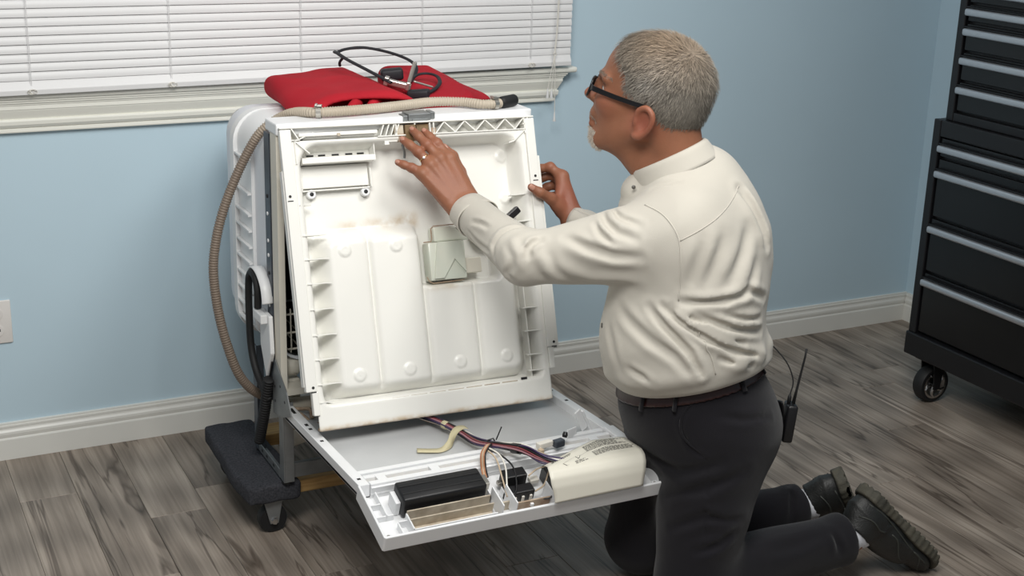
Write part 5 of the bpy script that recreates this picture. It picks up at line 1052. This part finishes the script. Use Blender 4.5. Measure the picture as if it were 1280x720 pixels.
# shoes
def shoe(ank, A_, S_, K=1.08):
    A_ = np.array(A_, float); A_ /= np.linalg.norm(A_); S_ = np.array(S_, float); S_ -= A_ * (S_ @ A_); S_ /= np.linalg.norm(S_); L_ = np.cross(S_, A_); R_ = np.stack([A_, S_, L_], 1)
    ank = np.array(ank, float); o = ank + S_ * 0.092 - A_ * 0.068
    Lc = lambda a, s, l=0: o + A_ * a * K + S_ * s + L_ * l * K
    B = Blend(0.03); B.ell(Lc(0.055, -0.05), (0.056, 0.055, 0.040), R_); B.ell(Lc(0.14, -0.048), (0.095, 0.048, 0.043), R_); B.ell(Lc(0.232, -0.036), (0.070, 0.034, 0.047), R_); B.cone(Lc(0.062, -0.06), Lc(0.062, -0.105), 0.046, 0.046, 0.02); B.cone(Lc(0.09, -0.088), Lc(0.19, -0.062), 0.030, 0.030, 0.02)
    def up(p):
        q = (p - o.astype(np.float32)) @ R_.astype(np.float32); q[:, 0] /= K; d = smax(B(p), q[:, 1] + 0.020, 0.006); d = smax(d, -(q[:, 1] + 0.108), 0.004)
        pan = 0.0022 * np.exp(-((np.abs(q[:, 1] + 0.052 + 0.012 * np.sin(q[:, 0] * 22)) - 0.0) / 0.005) ** 2) + 0.002 * np.exp(-((q[:, 0] - 0.10 - 0.4 * (q[:, 1] + 0.05)) / 0.005) ** 2) + 0.002 * np.exp(-((q[:, 0] - 0.20 + 0.5 * (q[:, 1] + 0.05)) / 0.005) ** 2)
        d = d - pan; return np.maximum(smax(d, -cone(p, Lc(0.062, -0.09), Lc(0.062, -0.15), 0.036, 0.037), 0.004), 0.002 - p[:, 2])
    lo = np.minimum(Lc(-0.02, -0.14), Lc(0.33, 0.02)) - 0.08; hi = np.maximum(Lc(-0.02, -0.14), Lc(0.33, 0.02)) + 0.08
    sh_ = sdf_obj('shoe', up, lo, hi, 0.004, 'shoe_black', man, relax=1)
    def sole(p):
        q = (p - o.astype(np.float32)) @ R_.astype(np.float32); q[:, 0] /= K; q[:, 2] /= K; a = np.clip(q[:, 0], 0, 0.31)
        w = 0.0395 + 0.012 * np.exp(-((a - 0.215) / 0.07) ** 2) - 0.004 * np.exp(-((a - 0.11) / 0.04) ** 2)
        e = np.hypot(np.maximum(np.abs(q[:, 0] - 0.153) - 0.112, 0) , q[:, 2]) - w
        lug = 0.005 * (np.sin(q[:, 0] * 2 * math.pi / 0.019) > 0.1) * (np.sin(q[:, 2] * 2 * math.pi / 0.026 + 0.6) > -0.55)
        toe = 0.022 * np.clip((q[:, 0] - 0.24) / 0.07, 0, 1) ** 2
        sl = np.maximum(q[:, 1] + toe - 0.001 - lug, -0.024 - toe * 0.6 - 0.006 * (np.sin(q[:, 0] * 40) * 0.5) - q[:, 1]); return np.maximum(smax(e - 0.0015 * (np.sin(q[:, 0] * 2 * math.pi / 0.019) > 0), sl, 0.004) * 0.8, 0.001 - p[:, 2])
    sdf_obj('sole', sole, lo, hi, 0.0032, 'shoe_sole', sh_, relax=1)
    for (a0, s0, a1, s1) in ((0.02, -0.035, 0.27, -0.036), (0.02, -0.075, 0.10, -0.055), (0.12, -0.05, 0.20, -0.075), (0.20, -0.042, 0.27, -0.058)):
        for sd in (1, -1):
            tt = np.linspace(0, 1, 9); pts = surf_many(up, [Lc(a0 + (a1 - a0) * t, s0 + (s1 - s0) * t + 0.006 * math.sin(t * 6)) for t in tt], [L_ * sd] * 9, 0.08)
            obj('stitch_band', tube(pts, 0.0022, 6), 'shoe_trim', sh_, smooth=True)
    return Lc
shoe((2.215, -1.575, 0.146), (0.20, -0.035, -0.205), (0.72, 0.05, 0.69)); shoe((2.222, -1.395, 0.142), (0.15, 0.06, -0.22), (0.70, -0.42, 0.50))
for a, b in (((2.15, -1.571, 0.125), (2.25, -1.575, 0.142)), ((2.14, -1.386, 0.125), (2.245, -1.397, 0.138))):
    obj('sock', tube(catmull([a, ((a[0] + b[0]) / 2, (a[1] + b[1]) / 2, (a[2] + b[2]) / 2 - 0.001), b], 5), [0.042 + 0.0008 * math.sin(i * 2) for i in range(11)], 18), 'sock', man, smooth=True)
# eyes, glasses, ring, nails
for s in (1, -1):
    e = obj('eye', lathe([(0.0001, -0.013), (0.007, -0.011), (0.0118, -0.0055), (0.013, 0.0), (0.0118, 0.0055), (0.0075, 0.0107)], H(0.1035, s * 0.032, -0.030), tuple(HF), 18), 'eye_white', man, smooth=True)
    obj('iris', lathe([(0.0062, 0.0), (0.0058, 0.0016), (0.003, 0.0024)], H(0.1140, s * 0.032, -0.030), tuple(HF), 14), 'iris', e, smooth=True)
    obj('eyelid', tube(catmull([H(0.108, s * 0.019, -0.031), H(0.1150, s * 0.026, -0.0215), H(0.1145, s * 0.036, -0.0215), H(0.105, s * 0.045, -0.031)], 5), 0.0034, 8), 'skin', man, smooth=True)
gl = obj('glasses', tube([H(0.146, 0.010, -0.026), H(0.149, 0.0, -0.023), H(0.146, -0.010, -0.026)], 0.0026, 8), 'frame_black', man, smooth=True)
for s in (1, -1):
    rim = []
    for k in range(28):
        t = 2 * math.pi * k / 28; cx = math.copysign(abs(math.cos(t)) ** 0.6, math.cos(t)); cz = math.copysign(abs(math.sin(t)) ** 0.6, math.sin(t))
        rim.append(H(0.146 - 0.010 * (0.5 + 0.5 * cx) ** 2 - 0.002 * cz, s * (0.036 + 0.0275 * cx), -0.038 + 0.0215 * cz))
    obj('rim', tube(rim, 0.0026, 8, closed=True), 'frame_black', gl, smooth=True)
    ln = obj('lens', (rim, [tuple(range(28))]), 'lens_glass', gl); 
    tm = catmull([H(0.134, s * 0.065, -0.032), H(0.122, s * 0.073, -0.0325), H(0.08, s * 0.080, -0.0315), H(0.03, s * 0.086, -0.029), H(-0.012, s * 0.0895, -0.026), H(-0.026, s * 0.088, -0.034), H(-0.034, s * 0.085, -0.052)], 6)
    V = []; F = []
    for i, q in enumerate(tm):
        hh = 0.0064 * (1 - 0.5 * i / len(tm)); V += [q + HT * hh + HL * 0.0015, q - HT * hh + HL * 0.0015, q - HT * hh - HL * 0.0015, q + HT * hh - HL * 0.0015]
        if i:
            b0 = 4 * (i - 1); b1 = 4 * i
            for k in range(4): F.append((b0 + k, b0 + (k + 1) % 4, b1 + (k + 1) % 4, b1 + k))
    F += [(0, 1, 2, 3), tuple(len(V) - 4 + k for k in range(4))[::-1]]
    obj('temple_arm', (V, F), 'frame_black', gl)
rf0 = np.array(LH['ring'][0]); rf1 = np.array(LH['ring'][1]); ra = (rf1 - rf0) / np.linalg.norm(rf1 - rf0); rc = rf0 + (rf1 - rf0) * 0.52; a = np.cross(ra, (0, 0, 1)); a /= np.linalg.norm(a); b = np.cross(ra, a)
rg = obj('ring', tube([rc + 0.0127 * (a * math.cos(t) + b * math.sin(t)) for t in np.linspace(0, 2 * math.pi, 24, endpoint=False)], 0.0016, 8, closed=True), 'gold', man, smooth=True)
tocam = np.array((-0.35, -0.85, 0.25)); tocam -= ra * (tocam @ ra); tocam /= np.linalg.norm(tocam)
obj('gem', lathe([(0.0008, -0.001), (0.0034, 0.0015), (0.0034, 0.0022), (0.002, 0.0034)], rc + tocam * 0.0138, tuple(tocam), 10), 'gem', rg)
for hd, W_ in ((LH, WLj), (RH, WRj)):
    for n in hd:
        ch = [np.array(q) for q in hd[n]]; ax = ch[3] - ch[2]; ax /= np.linalg.norm(ax); bk = ch[2] - (ch[1] * 0.5 + ch[3] * 0.5)
        up_ = np.array((-0.25, -0.9, 0.35)) if hd is LH else (np.array((-0.3, -0.9, 0.3)) if n == 'thumb' else np.array((0.3, 0.7, 0.6)))
        up_ = up_ - ax * (up_ @ ax); up_ /= np.linalg.norm(up_); sd = np.cross(ax, up_); m = 0.85 if n == 'pinky' else (1.2 if n == 'thumb' else 1.0); c = ch[3] + ax * 0.0005 + up_ * (0.0072 * (1.05 if n == 'thumb' else 0.95 * (0.92 if n == 'pinky' else 1)))
        def nail(u, v): 
            x = (u - 0.5) * 2; y = (v - 0.5) * 2; k = math.sqrt(max(0, 1 - 0.35 * abs(y) ** 3)); return c + sd * x * 0.0056 * m * k + ax * y * 0.0068 * m + up_ * (0.0026 * (1 - 0.85 * x * x) - 0.0012 * max(0, y) ** 2)
        solidify(obj('fingernail', grid_mesh(7, 7, nail), 'nail', man, smooth=True), 0.0006)
# hair: a cap over the skull plus many short strands
def hairline(q):
    """positive where hair grows; q in head coordinates (forward, left, up)"""
    a, b, c = q[:, 0], np.abs(q[:, 1]), q[:, 2]
    lim = np.interp(a, [-0.13, -0.10, -0.06, -0.035, -0.012, 0.010, 0.028, 0.045, 0.052, 0.062, 0.085, 0.108, 0.16], [-0.066, -0.068, -0.072, -0.06, -0.020, -0.022, -0.058, -0.056, -0.02, 0.015, 0.042, 0.066, 0.07])
    return c - lim - 0.02 * np.exp(-(b / 0.03) ** 2) * (a > 0.09)
capB = Blend(0.03); capB.ell(H(0.002, 0, 0.024), (0.130, 0.0855, 0.1045), HR); capB.ell(H(-0.055, 0, -0.03), (0.066, 0.070, 0.06), HR)
def cap(p):
    q = ((p - HO.astype(np.float32)) @ HR.astype(np.float32)); d = capB(p) + 0.0012 * np.sin(q[:, 0] * 160 + q[:, 2] * 60) * np.sin(q[:, 1] * 140)
    return smax(d, -hairline(q), 0.006)
hpos, hF = sdf_mesh(cap, HO - 0.17, HO + 0.17, 0.0035)
q = (hpos - HO) @ HR
rng = np.random.default_rng(3); V = [tuple(v) for v in hpos]; FF = [tuple(f) for f in hF]
def hair_tone(qq, rn):
    top = np.clip((qq[2] - 0.02) / 0.09, 0, 1) * np.clip(1.1 - abs(qq[0] - 0.0) / 0.16, 0, 1); base = np.array((0.36, 0.325, 0.275)) * (1 - top) + np.array((0.43, 0.325, 0.23)) * top
    return base * (0.28 + 0.82 * rn)
cols_ = [hair_tone(qq, 0.22) for qq in q]
vis = np.nonzero(np.abs(capB(hpos.astype(np.float32))) < 0.004)[0]
NS = 15000; pick = rng.choice(vis, NS)
for i in pick:
    p0 = hpos[i] + rng.normal(0, 0.0014, 3); qq = q[i]
    # growing out of the whorl at the crown
    n = qq / np.linalg.norm(qq); dl = qq - np.array((-0.062, 0.03, 0.115)); dl = dl / (np.linalg.norm(dl) + 1e-6); dl = dl + np.array((0, 0.35 * (qq[0] > 0.02) * max(0.0, qq[2] * 10), 0))
    dl = dl + rng.normal(0, 0.28, 3); dl = dl - n * (dl @ n); dl /= np.linalg.norm(dl); d_ = HR @ dl; nn = HR @ n
    ln_ = rng.uniform(0.011, 0.022) * (1.3 if qq[2] > 0.05 else 0.85); lift = rng.uniform(0.10, 0.34); w = rng.uniform(0.00028, 0.0006); sd = np.cross(d_, nn)
    b0 = len(V); p1 = p0 + d_ * ln_ * 0.5 + nn * (0.0015 + ln_ * lift * 0.5); p2 = p0 + d_ * ln_ + nn * (0.001 + ln_ * lift * 0.7)
    V += [tuple(p0 - sd * w), tuple(p0 + sd * w), tuple(p1 + sd * w * 0.8), tuple(p1 - sd * w * 0.8), tuple(p2)]; FF += [(b0, b0 + 1, b0 + 2, b0 + 3), (b0 + 3, b0 + 2, b0 + 4)]
    tn = hair_tone(qq, rng.uniform(0.15, 1.0) ** 1.2); cols_ += [tn * 0.9] * 2 + [tn] * 2 + [tn * 1.1]
def hair_mat():
    m = bpy.data.materials.new('hair'); m.use_nodes = True; N = m.node_tree.nodes; b = N['Principled BSDF']; at = N.new('ShaderNodeAttribute'); at.attribute_name = 'tone'; m.node_tree.links.new(at.outputs['Color'], b.inputs['Base Color']); b.inputs['Roughness'].default_value = 0.5; b.inputs['Specular IOR Level'].default_value = 0.35; MATS['hair'] = m
hair_mat()
def tone_attr(o, cols):
    a = o.data.attributes.new('tone', 'FLOAT_COLOR', 'POINT'); a.data.foreach_set('color', np.c_[np.array(cols), np.ones(len(cols))].astype(np.float32).ravel())
ho = obj('hair', (V, FF), 'hair', man, smooth=True, label='short grey-blond hair'); tone_attr(ho, cols_)
# goatee, moustache, eyebrows and stubble hairs
V = []; FF = []; cols_ = []
def strand(p, d, l, w, c):
    b0 = len(V); d = np.array(d) / np.linalg.norm(d); sd = np.cross(d, (0.3, 0.8, 0.2)); sd /= np.linalg.norm(sd)
    V.extend([tuple(p - sd * w), tuple(p + sd * w), tuple(p + d * l)]); FF.append((b0, b0 + 1, b0 + 2)); cols_.extend([c, c, c])
gc = np.array((0.66, 0.60, 0.52)); C0 = []; D0 = []; D1 = []; LN_ = []; WD = []; CC = []
def put(c0, dr, d1, l, w, col): C0.append(c0); D0.append(dr); D1.append(d1); LN_.append(l); WD.append(w); CC.append(col)
for k in range(2400):
    u = rng.uniform(-1, 1); t = rng.uniform(0, 1); dr = HF * math.cos(max(0, 1.3 * (t - .35))) - HT * math.sin(max(0, 1.3 * (t - .35))) + HL * u * 0.45
    put(H(0.062, u * 0.024 * (1 - 0.3 * t), -0.131 - 0.022 * t), dr, HF * 0.35 - HT * 0.85 + rng.normal(0, 0.25, 3), rng.uniform(0.006, 0.013), 0.0005, gc * rng.uniform(0.65, 1.25))
for k in range(260):
    u = rng.uniform(-1, 1); put(H(0.08, u * 0.028, -0.100 - 0.014 * u * u + rng.uniform(-.005, .004)), HF + HL * u * 0.25, HF * 0.3 - HT * 0.8 + HL * u * 0.4 + rng.normal(0, 0.2, 3), 0.005, 0.0003, gc * rng.uniform(0.35, 0.7))
for s in (1, -1):
    for k in range(300):
        t = rng.uniform(0, 1); put(H(0.07, s * (0.016 + 0.036 * t), -0.004 + 0.006 * math.sin(t * 3) + rng.uniform(-.003, .003)), HF + HL * s * 0.5 * t, HF * 0.3 + HL * s * 0.9 + HT * 0.2 + rng.normal(0, 0.2, 3), 0.007, 0.0004, gc * rng.uniform(0.45, 0.9))
for p, dr, d1, l, w, col in zip(surf_many(bf, C0, D0, 0.085), D0, D1, LN_, WD, CC): strand(p - np.array(dr) * 0.001, d1, l, w, col)
bo = obj('beard', (V, FF), 'hair', man, label='short pale goatee, moustache and eyebrows'); tone_attr(bo, cols_)
# ------------------------------------------------------------------ radio pack clipped to the belt
rp_ = thing('radio_pack', 'small black wireless microphone pack with antenna clipped to the back of the belt', 'radio pack', (2.006, -1.52, 0.40))
ax3 = ((0.42, 0.9, 0.0), (0.9, -0.42, 0.0), (0, 0, 1)); t_ = Matrix.Rotation(math.radians(6), 3, 'Y')
ax3 = tuple(tuple(t_ @ Vector(v).normalized()) for v in ax3); RX = lambda *L: [(x - 0.031, y - 0.030, z + 0.022) for x, y, z in L]
pk0 = obj('pack_body', bm_obox((2.006, -1.521, 0.450), ax3, (0.024, 0.013, 0.047), 0.006, 3), 'black_plastic', rp_, smooth=True, autosmooth=50)
obj('belt_clip', tube(catmull([(1.994, -1.515, 0.445), (1.991, -1.514, 0.465), (1.988, -1.513, 0.485), (1.984, -1.511, 0.503)], 4), 0.011, 8, flat=(1.0, 0.3)), 'black_plastic', rp_, smooth=True)
obj('antenna', tube(RX((2.046, -1.492, 0.472), (2.051, -1.494, 0.51), (2.064, -1.497, 0.592), (2.066, -1.497, 0.612)), [0.0045, 0.003, 0.0024, 0.0028], 8), 'rubber', rp_, smooth=True)
obj('plug', tube(RX((2.034, -1.49, 0.472), (2.035, -1.49, 0.492), (2.036, -1.49, 0.50)), [0.005, 0.0045, 0.002], 8), 'rubber', rp_, smooth=True)
obj('cable', tube(catmull(RX((2.036, -1.49, 0.498), (2.045, -1.485, 0.53), (2.035, -1.47, 0.57)) + [(1.985, -1.47, 0.625), (1.958, -1.45, 0.65), (1.94, -1.44, 0.665)], 8), 0.0016, 6), 'rubber', rp_, smooth=True)
